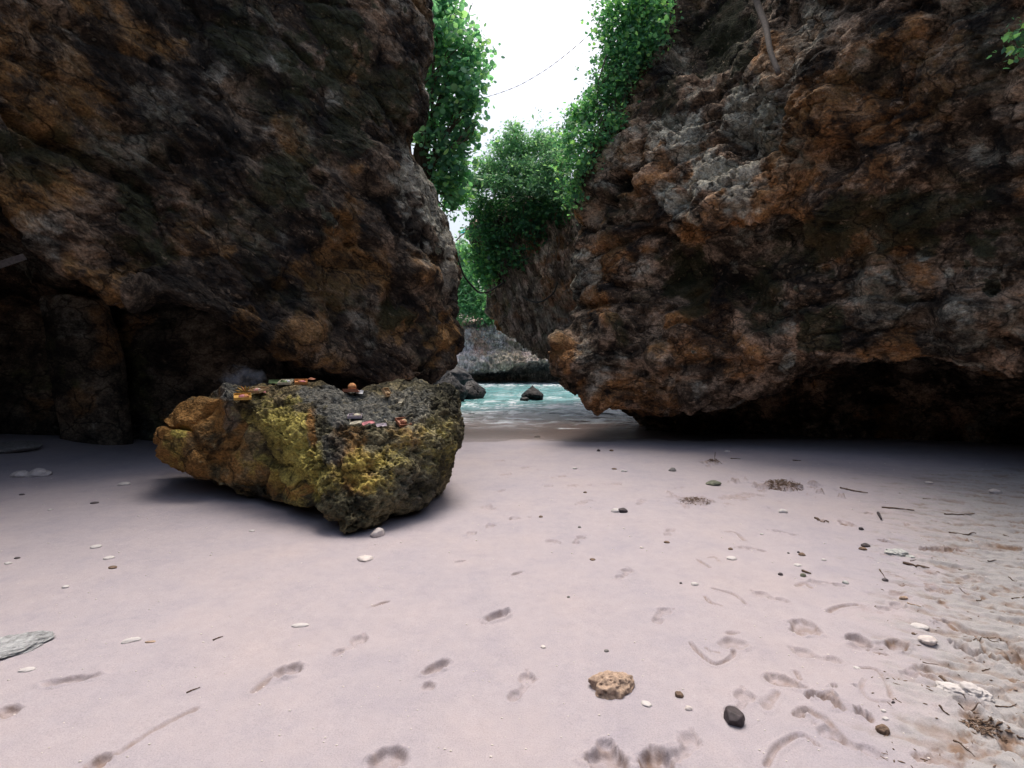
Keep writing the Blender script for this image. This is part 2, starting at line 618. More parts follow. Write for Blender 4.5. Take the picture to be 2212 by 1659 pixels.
# foot prints and scuffs measured on the photograph
bowl(1050, 1342, 1100, 1320, 0.045, 0.022, 0.35)
bowl(1040, 1350, 1050, 1345, 0.02, 0.01, 0.3)
bowl(980, 1214, 1006, 1211, 0.02, 0.010, 0.3)
bowl(1104, 1245, 1130, 1234, 0.02, 0.010, 0.3)
bowl(803, 1308, 842, 1296, 0.018, 0.010, 0.7)
bowl(590, 1462, 652, 1436, 0.055, 0.022, 0.45)
groove([(548, 1490), (585, 1462)], 0.018, 0.008, 0.5)
bowl(910, 1458, 963, 1432, 0.035, 0.02, 0.6)
bowl(912, 1486, 940, 1480, 0.03, 0.01, 0.4)
bowl(800, 1668, 872, 1620, 0.06, 0.02, 0.55)
bowl(1285, 1660, 1350, 1640, 0.07, 0.026, 0.7, rough=0.6)
bowl(1370, 1655, 1455, 1648, 0.07, 0.026, 0.8, rough=0.6)
groove([(1493, 1392), (1510, 1412), (1545, 1437), (1580, 1420), (1585, 1408)], 0.012, 0.012, 0.6)
groove([(1525, 1400), (1535, 1408), (1553, 1410)], 0.008, 0.008, 0.6)
bowl(1550, 1395, 1610, 1390, 0.05, 0.012, 0.35)
bowl(1568, 1370, 1600, 1368, 0.02, 0.008, 0.4)
groove([(1522, 1290), (1535, 1303), (1558, 1310)], 0.009, 0.009, 0.6)
groove([(1540, 1273), (1585, 1285), (1610, 1305)], 0.013, 0.010, 0.5)
groove([(1566, 1149), (1590, 1152), (1608, 1168)], 0.016, 0.008, 0.5)
groove([(1508, 1210), (1520, 1218), (1533, 1226)], 0.014, 0.008, 0.5)
groove([(1530, 1205), (1545, 1204), (1552, 1212)], 0.012, 0.006, 0.4)
bowl(1705, 1360, 1765, 1355, 0.07, 0.018, 0.6, rough=0.7)
bowl(1835, 1388, 1875, 1383, 0.06, 0.022, 0.5)
bowl(1910, 1385, 1965, 1400, 0.06, 0.022, 0.75)
groove([(1875, 1403), (1890, 1412), (1918, 1417)], 0.008, 0.012, 0.9)
bowl(1835, 1400, 1965, 1395, 0.05, 0.008, 0.2)
groove([(1855, 1446), (1895, 1450), (1915, 1480), (1926, 1510)], 0.009, 0.008, 0.5)
groove([(1868, 1470), (1860, 1490), (1880, 1515), (1925, 1520)], 0.008, 0.006, 0.35)
groove([(1657, 1470), (1680, 1482), (1740, 1488)], 0.016, 0.010, 0.6)
groove([(1720, 1455), (1728, 1470)], 0.016, 0.010, 0.6)
bowl(1655, 1470, 1735, 1480, 0.045, 0.014, 0.45, rough=0.8)
bowl(1758, 1495, 1825, 1535, 0.03, 0.022, 0.85, rough=1.2)
bowl(1715, 1540, 1735, 1560, 0.03, 0.016, 0.8, rough=1.2)
groove([(1655, 1530), (1680, 1500)], 0.02, 0.008, 0.4)
groove([(1750, 1540), (1790, 1560), (1815, 1600)], 0.02, 0.008, 0.6, 1.0)
groove([(1655, 1655), (1680, 1615), (1730, 1590), (1766, 1612)], 0.011, 0.012, 0.5)
groove([(1790, 1322), (1810, 1311), (1850, 1306)], 0.014, 0.010, 0.6)
groove([(1722, 1266), (1738, 1260), (1752, 1270)], 0.016, 0.006, 0.5)
bowl(1765, 1122, 1790, 1128, 0.05, 0.015, 0.8, rough=.7)
bowl(1812, 1130, 1842, 1132, 0.08, 0.015, 0.6, rough=.7)
bowl(1463, 1080, 1540, 1084, 0.16, -0.014, 0.5, rough=1.0)
bowl(1640, 1050, 1735, 1052, 0.14, -0.035, 0.8, rough=1.0)
bowl(1560, 1078, 1640, 1066, 0.10, 0.008, 0.4, rough=1.0)
bowl(1520, 1001, 1552, 1001, 0.10, -0.025, 0.7, rough=1.0)
bowl(2010, 1190, 2052, 1190, 0.07, 0.02, 0.9, rough=1.0)
bowl(2120, 1180, 2200, 1184, 0.10, 0.015, 0.6, rough=1.0)
bowl(2330, 1430, 2150, 1420, 0.06, 0.02, 0.5, rough=1.0)
bowl(90, 1480, 210, 1462, 0.035, 0.014, 0.3)
groove([(120, 1480), (160, 1472), (190, 1463)], 0.01, 0.008, 0.6)
bowl(0, 1548, 40, 1532, 0.05, 0.015, 0.8, rough=.6)
bowl(185, 1658, 245, 1635, 0.035, 0.018, 1.0, rough=.9)
groove([(240, 1636), (300, 1595), (350, 1565), (420, 1530)], 0.012, 0.007, 0.6, 0.8)
groove([(2180, 1620), (2160, 1580), (2110, 1545), (2070, 1520)], 0.022, 0.02, 0.9, 1.2)
groove([(2060, 1345), (2110, 1380), (2140, 1420), (2165, 1425)], 0.014, 0.014, 0.8, 1.2)
groove([(2035, 1465), (2055, 1478)], 0.018, 0.014, 0.9, 1.0)
for (a, b_) in ((1090, 1025), (1080, 995), (1050, 1095), (1135, 1010), (1183, 1050), (1240, 1050), (1260, 1085), (1020, 1150), (1335, 1045), (1190, 1170), (1080, 1060), (1110, 1120), (1215, 1030), (1060, 1135)):
    bowl(a - 12, b_ + 2, a + 12, b_ - 2, 0.05, 0.010, 0.25, rough=.8)
r2 = random.Random(5)
for _ in range(120):          # trampled strip along the right
    px_ = 1860 + 420 * r2.random() ** 0.8; py_ = 1080 + 570 * r2.random()
    if px_ < 1990 and py_ > 1330: continue
    L_ = r2.uniform(6, 34) * (py_ - 700) / 600; an = r2.uniform(-0.2, 0.7)
    if r2.random() < 0.5:
        bowl(px_, py_, px_ + L_, py_ + L_ * an * 0.6, r2.uniform(0.012, 0.04), r2.uniform(-0.008, 0.016), r2.uniform(0.3, 0.9), rough=1.2)
    else:
        groove([(px_, py_), (px_ + L_ * 0.6, py_ + L_ * an * 0.3), (px_ + L_ * 1.3, py_ + L_ * an)], r2.uniform(0.006, 0.014), r2.uniform(0.004, 0.013), r2.uniform(0.4, 0.9), 1.0)
tr_mask = sstep(1.7, 2.5, GX / np.maximum(GY, 0.5) * 2.6 + 0.35 * WN2) * (1 - sstep(6.5, 7.5, GY)) * sstep(0.5, 1.5, GY)
STK = fbm(P3 @ np.array([[.86, .5, 0], [-.5, .86, 0], [0, 0, 1]]) * np.array([0.45, 1.6, 1]), 6.0, 4, 61, 0.6).reshape(GX.shape)
GZ += DISP * 1.25 + tr_mask * 0.030 * np.clip(STK + .35 * WN, -.8, .7)
DAMP = np.clip(DAMP * (0.75 + 0.9 * WN) + tr_mask * 0.75 * sstep(0.0, 0.6, -STK + 0.3 * WN), 0, 1)
WET = sstep(9.95, 10.5, GY + 0.15 * WN2)
me = mesh_np('sand', np.stack([GX.ravel(), GY.ravel(), GZ.ravel()], 1), grid_faces(*GX.shape))
add_attr(me, 'sand', np.stack([DAMP.ravel(), WET.ravel(), tr_mask.ravel()], 1))

m, t, b = new_mat('sand')
co = N(t, 'ShaderNodeNewGeometry').outputs['Position']
a_ = N(t, 'ShaderNodeAttribute', attribute_name='sand')
sep = N(t, 'ShaderNodeSeparateColor'); t.links.new(a_.outputs['Color'], sep.inputs['Color'])
n1 = noise(t, co, 0.9, 4, 0.5); n2 = noise(t, co, 160, 4, 0.8); n3 = noise(t, co, 14, 6, 0.65); n4 = noise(t, co, 420, 2, 0.9)
c = ramp(t, n1, [(0.3, (0.335, 0.308, 0.34)), (0.5, (0.36, 0.326, 0.35)), (0.7, (0.375, 0.332, 0.345))])
n5 = noise(t, co, 3.2, 8, 0.7)
c = mixc(t, 1.0, c, ramp(t, n5, [(0.3, (0.90, 0.91, 0.94)), (0.5, (1, 1, 1)), (0.7, (1.06, 1.04, 1.02))]), 'MULTIPLY')
c = mixc(t, sep.outputs[2], c, (0.32, 0.31, 0.312))
c = mixc(t, math_n(t, 'MULTIPLY', sep.outputs[0], 0.9), c, (0.185, 0.118, 0.08))
c = mixc(t, sep.outputs[1], c, (0.25, 0.21, 0.205))
c = mixc(t, 1.0, c, ramp(t, n2, [(0.25, 0.76), (0.5, 1.0), (0.75, 1.16)]), 'MULTIPLY')
c = mixc(t, 1.0, c, ramp(t, n3, [(0.3, 0.95), (0.7, 1.04)]), 'MULTIPLY')
c = mixc(t, 1.0, c, ramp(t, n4, [(0.27, 0.6), (0.36, 1.0), (0.9, 1.0)]), 'MULTIPLY')
t.links.new(c, b.inputs['Base Color'])
b.inputs['Specular IOR Level'].default_value = 0.2
rr = N(t, 'ShaderNodeMapRange'); rr.inputs['To Min'].default_value = 0.9; rr.inputs['To Max'].default_value = 0.35
t.links.new(sep.outputs[1], rr.inputs['Value']); t.links.new(rr.outputs[0], b.inputs['Roughness'])
bp = N(t, 'ShaderNodeBump'); bp.inputs['Strength'].default_value = 0.6; bp.inputs['Distance'].default_value = 0.005
t.links.new(math_n(t, 'ADD', n2, math_n(t, 'MULTIPLY', n3, 1.5)), bp.inputs['Height']); t.links.new(bp.outputs[0], b.inputs['Normal'])
M_SAND = m
sand = tag(obj('beach_ground', me, m), kind='structure')
SAND_BVH = None


def ground_z(x, y):
    i = min(max(int(np.searchsorted(sx, x)), 1), len(sx) - 1); j = min(max(int(np.searchsorted(sy, y)), 1), len(sy) - 1)
    fx = (x - sx[i - 1]) / (sx[i] - sx[i - 1]); fy = (y - sy[j - 1]) / (sy[j] - sy[j - 1])
    return float((GZ[j - 1, i - 1] * (1 - fx) + GZ[j - 1, i] * fx) * (1 - fy) + (GZ[j, i - 1] * (1 - fx) + GZ[j, i] * fx) * fy)


# ------------------------------------------------------------------ water
wx = np.concatenate([np.linspace(-45, -7, 60, endpoint=False), np.linspace(-7, 14, 420), np.linspace(14.2, 60, 60)])
wy = []
p_ = 10.0; s_ = 0.022
while p_ < 90:
    wy.append(p_); s_ *= 1.006; p_ += s_ * (1 if p_ < 45 else 4)
wy = np.array(wy)
WX, WY = np.meshgrid(wx, wy)
Q = np.stack([WX.ravel(), WY.ravel() * 1.0, np.zeros(WX.size)], 1)
amp = sstep(10.3, 15, WY.ravel())
Qs = Q * np.array([0.6, 1.5, 1]);
wv = fbm(Qs, 0.55, 4, 31, 0.55, ridge=True)
wv2 = fbm(Qs, 2.2, 3, 37, 0.55)
hz = amp * (0.07 * (wv - 0.2) + 0.018 * wv2) + 0.004 * wv2
fo = fbm(Q * np.array([0.55, 1.6, 1]) + 0.35 * np.stack([perlin(Q, 1.3, 3), perlin(Q, 1.3, 4), Q[:, 2]], 1), 1.15, 5, 41, 0.62, ridge=True)
fo = (fo - fo.mean()) / fo.std(); wv_ = (wv - wv.mean()) / wv.std()
foam = sstep(0.9, 1.7, fo + 0.6 * wv_) * (0.25 + 0.75 * np.exp(-((WY.ravel() - 17.5) / 4.5) ** 2))
foam = np.maximum(foam, sstep(28.0, 33.0, WY.ravel() + 3 * perlin(Q, 0.7, 9)) * sstep(-0.2, 0.8, fo))
foam *= sstep(10.9, 12.5, WY.ravel() + 0.8 * perlin(Q, 0.9, 8))
# swash edge line and the small breaking lines near the rock on the right
shore = WATER_Z - (ground_base(WX, WY) + 0.0).ravel()
edge = np.exp(-((WY.ravel() - 10.42 - 0.16 * perlin(Q, 0.8, 12) - 0.05 * perlin(Q, 3, 13)) / 0.018) ** 2)
foam = np.maximum(foam, 0.55 * edge)
for (a, b_, L_, W_) in ((1245, 899, 0.45, 0.10), (1262, 909, 0.7, 0.07), (1290, 915, 0.35, 0.05), (1225, 928, 0.4, 0.05), (1130, 905, .5, .04), (1075, 915, .5, .05), (1150, 940, .25, .03), (1060, 890, .7, .08), (1090, 880, .8, .1), (1185, 880, .9, .09)):
    D = (CAM_H - WATER_Z) * F / (b_ - HY); X = (a - PW / 2) / F * D
    foam = np.maximum(foam, sstep(0.3, 0.7, np.exp(-((Q[:, 0] - X) / L_) ** 2 - ((Q[:, 1] - D - 0.25 * perlin(Q, 2.0, 22)) / (W_ * 2.6)) ** 2) + 0.16 * fo))
hz += foam * 0.012
me = mesh_np('water', np.stack([WX.ravel(), WY.ravel(), WATER_Z + hz], 1), grid_faces(*WX.shape))
deep = sstep(12.4, 19.5, WY.ravel() + 0.8 * perlin(Q, 0.5, 6))
add_attr(me, 'w', np.stack([foam, deep, shore], 1))
m, t, b = new_mat('sea_water')
a_ = N(t, 'ShaderNodeAttribute', attribute_name='w')
sep = N(t, 'ShaderNodeSeparateColor'); t.links.new(a_.outputs['Color'], sep.inputs['Color'])
co = N(t, 'ShaderNodeNewGeometry').outputs['Position']
nn = noise(t, co, 7, 6, 0.65); nf = noise(t, co, 16, 5, 0.7)
c = ramp(t, sep.outputs[1], [(0.0, (0.24, 0.18, 0.165)), (0.3, (0.16, 0.165, 0.165)), (0.6, (0.125, 0.22, 0.24)), (1.0, (0.12, 0.28, 0.29))])
ff = math_n(t, 'MULTIPLY', sep.outputs[0], ramp(t, nf, [(0.3, 0.35), (0.5, 1.0)]))
c = mixc(t, ff, c, (0.8, 0.84, 0.88))
t.links.new(c, b.inputs['Base Color'])
b.inputs['Roughness'].default_value = 0.16
b.inputs['Specular IOR Level'].default_value = 0.22
bp = N(t, 'ShaderNodeBump'); bp.inputs['Strength'].default_value = 0.5; bp.inputs['Distance'].default_value = 0.04
t.links.new(math_n(t, 'ADD', nn, math_n(t, 'MULTIPLY', sep.outputs[0], 0.4)), bp.inputs['Height']); t.links.new(bp.outputs[0], b.inputs['Normal'])
tp = N(t, 'ShaderNodeBsdfTransparent')
mx = N(t, 'ShaderNodeMixShader')
mr = N(t, 'ShaderNodeMapRange'); mr.inputs['From Min'].default_value = 0.0; mr.inputs['From Max'].default_value = 0.14; mr.inputs['To Min'].default_value = 0.25; mr.inputs['To Max'].default_value = 0.97
t.links.new(sep.outputs[2], mr.inputs['Value'])
t.links.new(math_n(t, 'MAXIMUM', mr.outputs[0], sep.outputs[0]), mx.inputs[0])
t.links.new(tp.outputs[0], mx.inputs[1]); t.links.new(b.outputs[0], mx.inputs[2])
t.links.new(mx.outputs[0], t.nodes['Material Output'].inputs['Surface'])
tag(obj('sea_water', me, m), kind='structure')


# ------------------------------------------------------------------ rock surfaces
def span_counts(ctrl, ax, step, scale_near=True, lo=3, hi=160, cyc=False):
    """samples per control span so faces are about `step` frame units wide as seen from the beach"""
    A = np.asarray(ctrl, float)
    if ax == 1: A = np.swapaxes(A, 0, 1)
    n = len(A)
    out = []
    for k in range(n if cyc else n - 1):
        d = np.linalg.norm(A[(k + 1) % n] - A[k], axis=-1)
        mid = (A[(k + 1) % n] + A[k]) / 2
        dist = np.maximum(np.linalg.norm(mid - np.array([0, 0, CAM_H]), axis=-1), 2.0)
        front = mid[:, 1] > 1.0
        px = d / dist * F
        v = np.percentile(px * np.where(front, 1, 0.12), 80)
        out.append(int(min(hi, max(lo, v / step))))
    return out


def away(P, px, py, D, r):
    """distance over the rock face from the spot (px, py), in units of r metres"""
    y = np.maximum(P[:, 1], 0.5)
    bx = PW / 2 + P[:, 0] / y * F
    by = HY - (P[:, 2] - CAM_H) / y * F
    q = np.hypot((bx - px) / F * y, (by - py) / F * y) / r
    return np.where((P[:, 1] > D + 1.6) | (P[:, 1] < D - 1.6), 9.0, q)


def patches(P, spec, s=0):
    """spec: list of (px,py,D,radius,channel,strength) -> (n,3) tint"""
    T = np.zeros((len(P), 3), dtype=np.float32)
    wob = 1 + 1.0 * fbm(P, 1.3, 3, s + 90) + 0.7 * fbm(P, 4, 3, s + 91)
    for (px, py, D, r, ch, st) in spec:
        d = away(P, px, py, D, r) / wob
        T[:, ch] = np.maximum(T[:, ch], st * (1 - sstep(0.45, 1.1, d)))
    return T


def rock_disp(P, n, amp=1.0, pit=None, flute=0.0, seed=0, big=0.22, dirn=0.0, feats=()):
    c_, s_ = math.cos(dirn), math.sin(dirn)
    S = np.stack([(P[:, 0] * c_ + P[:, 2] * s_) * 0.62, P[:, 1], (-P[:, 0] * s_ + P[:, 2] * c_) * 1.3], 1)
    warp = 0.08 * np.stack([perlin(P, 1.1, seed + 1), perlin(P, 1.1, seed + 2), perlin(P, 1.1, seed + 3)], 1)
    warp += 0.02 * np.stack([perlin(P, 4, seed + 1), perlin(P, 4, seed + 2), perlin(P, 4, seed + 3)], 1)
    Pw = S + warp
    d = big * fbm(Pw, 0.55, 2, seed + 5)
    f1, f2, cr = worley(Pw, 0.8, seed + 6, True)
    d = d - 0.14 * (1 - sstep(0.0, 0.22, f2 - f1)) + 0.20 * (cr - 0.5)
    e1, e2, er = worley(Pw, 1.9, seed + 16, True)
    d = d - 0.06 * (1 - sstep(0.0, 0.2, e2 - e1)) + 0.10 * (er - 0.5)
    d = d + 0.13 * fbm(Pw, 1.2, 5, seed + 7, 0.55)
    d = d + 0.06 * fbm(Pw, 3.5, 4, seed + 8, 0.65, ridge=True) - 0.03
    g1, g2 = worley(Pw, 3.4, seed + 9, quick=True)
    d = d - 0.09 * (1 - sstep(0.1, 0.42, g1)) * sstep(-0.1, 0.25, perlin(P, .9, seed + 33))
    pm = 0.35 if pit is None else pit
    h1, h2 = worley(P + warp * .5, 7.5, seed + 10, quick=True)
    d = d - pm * 0.075 * (1 - sstep(0.12, 0.40, h1))
    k1, k2 = worley(P + warp * .5, 13.0, seed + 11, quick=True)
    d = d - pm * 0.03 * (1 - sstep(0.12, 0.42, k1))
    d = d * amp
    if flute:
        Pf = (P + warp) * np.array([1, 1, 0.0]) + np.stack([P[:, 2] * 0.35, 0 * P[:, 2], P[:, 2] * 0.22], 1)
        d = d + flute * (fbm(Pf, 2.2, 5, seed + 12, 0.6, ridge=True) - 0.35)
    fw = 1 + 0.5 * fbm(P, 2.2, 3, seed + 40) if len(feats) else 1
    for ft in feats:
        if len(ft) == 5:                      # bump or hollow
            px, py, D, r, am = ft
            q = away(P, px, py, D, r) * fw
            d = d + am * (1 - sstep(0.35, 1.05, q))
        else:                                 # crack along a line
            pts, wd, am = ft
            A = [at(*p) for p in pts]
            dm = np.full(len(P), 9.0)
            for a, b in zip(A[:-1], A[1:]):
                ab = b - a
                t = np.clip(((P - a) @ ab) / (ab @ ab), 0, 1)
                dm = np.minimum(dm, np.linalg.norm((P - a - t[:, None] * ab) * np.array([1, .3, 1]), axis=1))
            d = d - am * (1 - sstep(0.2, 1.0, dm / wd * (1 + 0.5 * fbm(P, 3, 3, seed + 41))))
    return d


def face_camera(n, P):
    v = np.array([0, 0, 3.0]) - P
    return n if (n * v).sum(1).mean() > 0 else -n


def build_sheet(name, ctrl, mat, spec, step=3.2, seed=0, pitspec=(), flute=0.0, amp=1.0, big=0.22, tints=None, cyc=False, outward=None, dirn=0.0, feats=()):
    ctrl = np.asarray(ctrl, float)
    g = net(ctrl, span_counts(ctrl, 0, step, cyc=cyc), span_counts(ctrl, 1, step), cyc)
    R, C = g.shape[:2]
    n = grid_normals(g, cyc).reshape(-1, 3)
    P = g.reshape(-1, 3)
    if outward is not None:
        c = P.mean(0)
        n = n if (n * (P - c)).sum(1).mean() > 0 else -n
    else:
        n = face_camera(n, P)
    pit = 0.5 + patches(P, pitspec, seed)[:, 0] if len(pitspec) else None
    d = rock_disp(P, n, amp, pit, flute, seed, big, dirn, feats)
    V = P + n * d[:, None]
    me = mesh_np(name, V, grid_faces(R, C, cyc))
    T = patches(P, spec, seed)
    nz = fbm(P, 0.8, 4, seed + 50)
    T[:, 0] = np.maximum(T[:, 0], 0.75 * sstep(0.08, 0.5, nz))
    T[:, 2] = np.maximum(T[:, 2], 0.6 * sstep(0.12, 0.5, fbm(P, 0.7, 4, seed + 60)))
    T[:, 1] = np.maximum(T[:, 1], 0.55 * sstep(0.2, 0.55, fbm(P, 1.1, 4, seed + 70)))
    if tints is not None: T = tints(P, T)
    add_attr(me, 'tint', T)
    return me, V


# ---- left cliff
def colL(px, pys, Ds, base_px=None, under=1.3, back=2.5, topx=1.2, h=1.0):
    """rows: plateau, top edge, shoulder, 8 seen rows, ceiling, cave wall, base"""
    pts = [at(px if np.isscalar(px) else px[k], pys[k], Ds[k]) for k in range(8)]
    t = pts[0]
    lip = pts[-1]
    d = np.array([lip[0], lip[1], 0]); d /= np.linalg.norm(d)
    shoulder = t + np.array([topx * 0.45, 0, 2.4 * h])
    top = t + np.array([topx * 0.6, 0, 4.6 * h])
    plat = t + np.array([-3.0, 2.0, 5.6 * h])
    ceil = lip + d * under + np.array([0, 0, 0.12 + 0.1 * max(0, under - 1.5)])
    wall = lip + d * back; wall[2] = min(lip[2], 1.0)
    base = lip + d * (back + 0.1); base[2] = -0.7
    return [plat, top, shoulder] + pts + [ceil, wall, base]


def colW(x, y, xl, yl, zs=(6.2, 5.8, 5.3, 4.6, 4.1, 3.7, 3.3, 2.9, 2.6, 2.2, 1.9, 1.9, 0.9, -0.7), back=1.2):
    """a plain column given by world plan points: x,y = face at the top, xl,yl = at the lip; keeps the row count"""
    out = []
    for k, z in enumerate(zs):
        f = min(max((k - 2) / 8, 0), 1)
        p = np.array([x + (xl - x) * f, y + (yl - y) * f, z])
        out.append(p)
    d = np.array([xl, yl, 0]); d /= np.linalg.norm(d)
    out[0] = out[0] + np.array([d[0] * 4, d[1] * 4, 1.0])
    out[-3] = out[-3] + d * back * .6; out[-2] = out[-2] + d * back; out[-1] = out[-1] + d * back
    return out


def lin(a, b, n=8): return list(np.linspace(a, b, n))


silx = [930, 932, 918, 886, 940, 984, 992, 986]
sily = [0, 130, 250, 325, 400, 520, 650, 775]
silD = [9.6, 9.6, 9.7, 10.3, 10.8, 10.8, 10.5, 10.1]
sil = colL(silx, sily, silD, under=0.5, back=0.9, topx=-.6, h=.3)
sil[-3] = at(940, 818, 9.7); sil[-2] = at(900, 850, 9.9); sil[-1] = at(880, 900, 10.0)


def shift(col, dx, dy, drop=None):
    return [p + np.array([dx, dy, 0]) for p in col]


left_cols = [
    colW(1.5, -8.5, 1.5, -8.5), colW(-4.6, -7.0, -5.0, -7.0), colW(-6.0, -2.6, -6.9, -2.6), colW(-5.4, 1.4, -6.9, 1.2),  # unseen columns round behind the camera, added to block sky light
    colL(-500, [60, 130, 190, 240, 290, 330, 370, 410], lin(3.9, 4.6), topx=.6, h=.5, under=1.0, back=2.0),
    colL(-200, [0, 80, 150, 200, 250, 300, 345, 385], lin(5.0, 5.3), topx=.6, h=.5, under=3.2, back=5.2),
    colL(0, [0, 100, 180, 240, 300, 350, 392, 428], lin(5.8, 6.0), topx=.6, h=.5, under=3.2, back=5.2),
    colL(100, [0, 110, 200, 280, 350, 430, 500, 560], lin(6.3, 6.3), topx=.5, h=.5, under=3.2, back=5.2),
    colL(220, [0, 120, 220, 300, 380, 460, 550, 618], lin(6.8, 6.6), topx=.5, h=.5, under=3.0, back=5.0),
    colL(420, [0, 130, 240, 320, 400, 500, 595, 655], lin(7.4, 7.0), topx=.6, h=.6, under=2.6, back=4.4),
    colL(600, [0, 130, 240, 320, 400, 520, 650, 742], lin(7.9, 7.6), topx=-.3, h=.35, under=2.0, back=3.4),
    colL(760, [0, 130, 250, 325, 400, 520, 670, 800], lin(8.35, 8.45), topx=-.3, h=.35, under=0.7, back=1.3),
    colL([870, 872, 865, 845, 872, 890, 890, 890], [0, 130, 250, 325, 400, 520, 690, 826], lin(8.9, 9.0), topx=-.3, h=.35, under=0.5, back=0.9),
    sil,
    shift(sil, -0.45, 1.1), shift(sil, -1.6, 3.2), shift(sil, -3.8, 5.5), shift(sil, -8, 8)]
# the edge seen from the beach leans back under its top corner
ctrl = np.swapaxes(np.array(left_cols), 0, 1)
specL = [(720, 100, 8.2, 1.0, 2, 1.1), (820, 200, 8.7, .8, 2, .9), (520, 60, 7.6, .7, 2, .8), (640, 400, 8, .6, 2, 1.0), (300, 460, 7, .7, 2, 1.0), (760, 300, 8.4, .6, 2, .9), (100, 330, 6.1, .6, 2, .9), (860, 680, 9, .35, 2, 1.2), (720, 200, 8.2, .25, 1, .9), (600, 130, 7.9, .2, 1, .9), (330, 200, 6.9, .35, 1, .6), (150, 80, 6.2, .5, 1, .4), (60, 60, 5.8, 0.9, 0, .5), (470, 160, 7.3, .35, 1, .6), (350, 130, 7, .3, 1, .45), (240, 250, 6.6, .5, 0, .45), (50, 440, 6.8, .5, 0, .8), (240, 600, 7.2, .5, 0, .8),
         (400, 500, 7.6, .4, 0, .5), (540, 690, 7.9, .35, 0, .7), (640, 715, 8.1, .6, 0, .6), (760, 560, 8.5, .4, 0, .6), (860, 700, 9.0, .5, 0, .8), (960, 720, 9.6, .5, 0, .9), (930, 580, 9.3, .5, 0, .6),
         (905, 380, 9.9, .5, 1, 1.3), (940, 450, 10.2, .55, 1, 1.4), (965, 520, 10.4, .5, 1, 1.3), (975, 590, 10.4, .4, 1, 1.0), (930, 60, 9.4, .5, 1, .5), (925, 150, 9.4, .5, 1, .3),  # strong grey along the right edge: light from the gap painted in
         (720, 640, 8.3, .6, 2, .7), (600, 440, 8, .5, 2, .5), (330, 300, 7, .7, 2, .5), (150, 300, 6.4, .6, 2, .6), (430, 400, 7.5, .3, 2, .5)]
meL, VL = build_sheet('left_cliff', ctrl, None, specL, 3.3, seed=100, pitspec=[(960, 480, 9.9, .9, 0, 1.2)], amp=0.64, dirn=-.6, big=.25, feats=[
    ([(-60, 225, 5.9), (120, 290, 6.3), (300, 395, 7.0), (470, 500, 7.5), (560, 560, 7.9)], .16, .28), ([(60, -10, 5.8), (190, 90, 6.3), (300, 215, 6.7), (380, 330, 7.1)], .12, .2),
    ([(330, 330, 7.0), (440, 420, 7.4), (560, 480, 7.8)], .10, .16), ([(600, 300, 7.9), (700, 400, 8.2), (760, 520, 8.4)], .10, .15),
    (270, 570, 7.1, .42, -.25), (280, 615, 7.2, .45, .2), (650, 700, 8.1, .6, .08), (870, 640, 9.0, .35, -.3), (700, 480, 8.2, .5, .2), (560, 220, 7.8, .6, -.2), (440, 270, 7.4, .45, .22), (800, 350, 8.6, .5, .2), (900, 600, 9.2, .3, .15), (590, 650, 7.9, .4, -.2)])
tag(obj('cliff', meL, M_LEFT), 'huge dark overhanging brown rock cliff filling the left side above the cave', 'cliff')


# ---- right cliff
def colR(px, pys, Ds, under=1.3, back=2.6, topx=-1.2, h=1.0):
    return colL(px, pys, Ds, under=under, back=back, topx=topx, h=h)


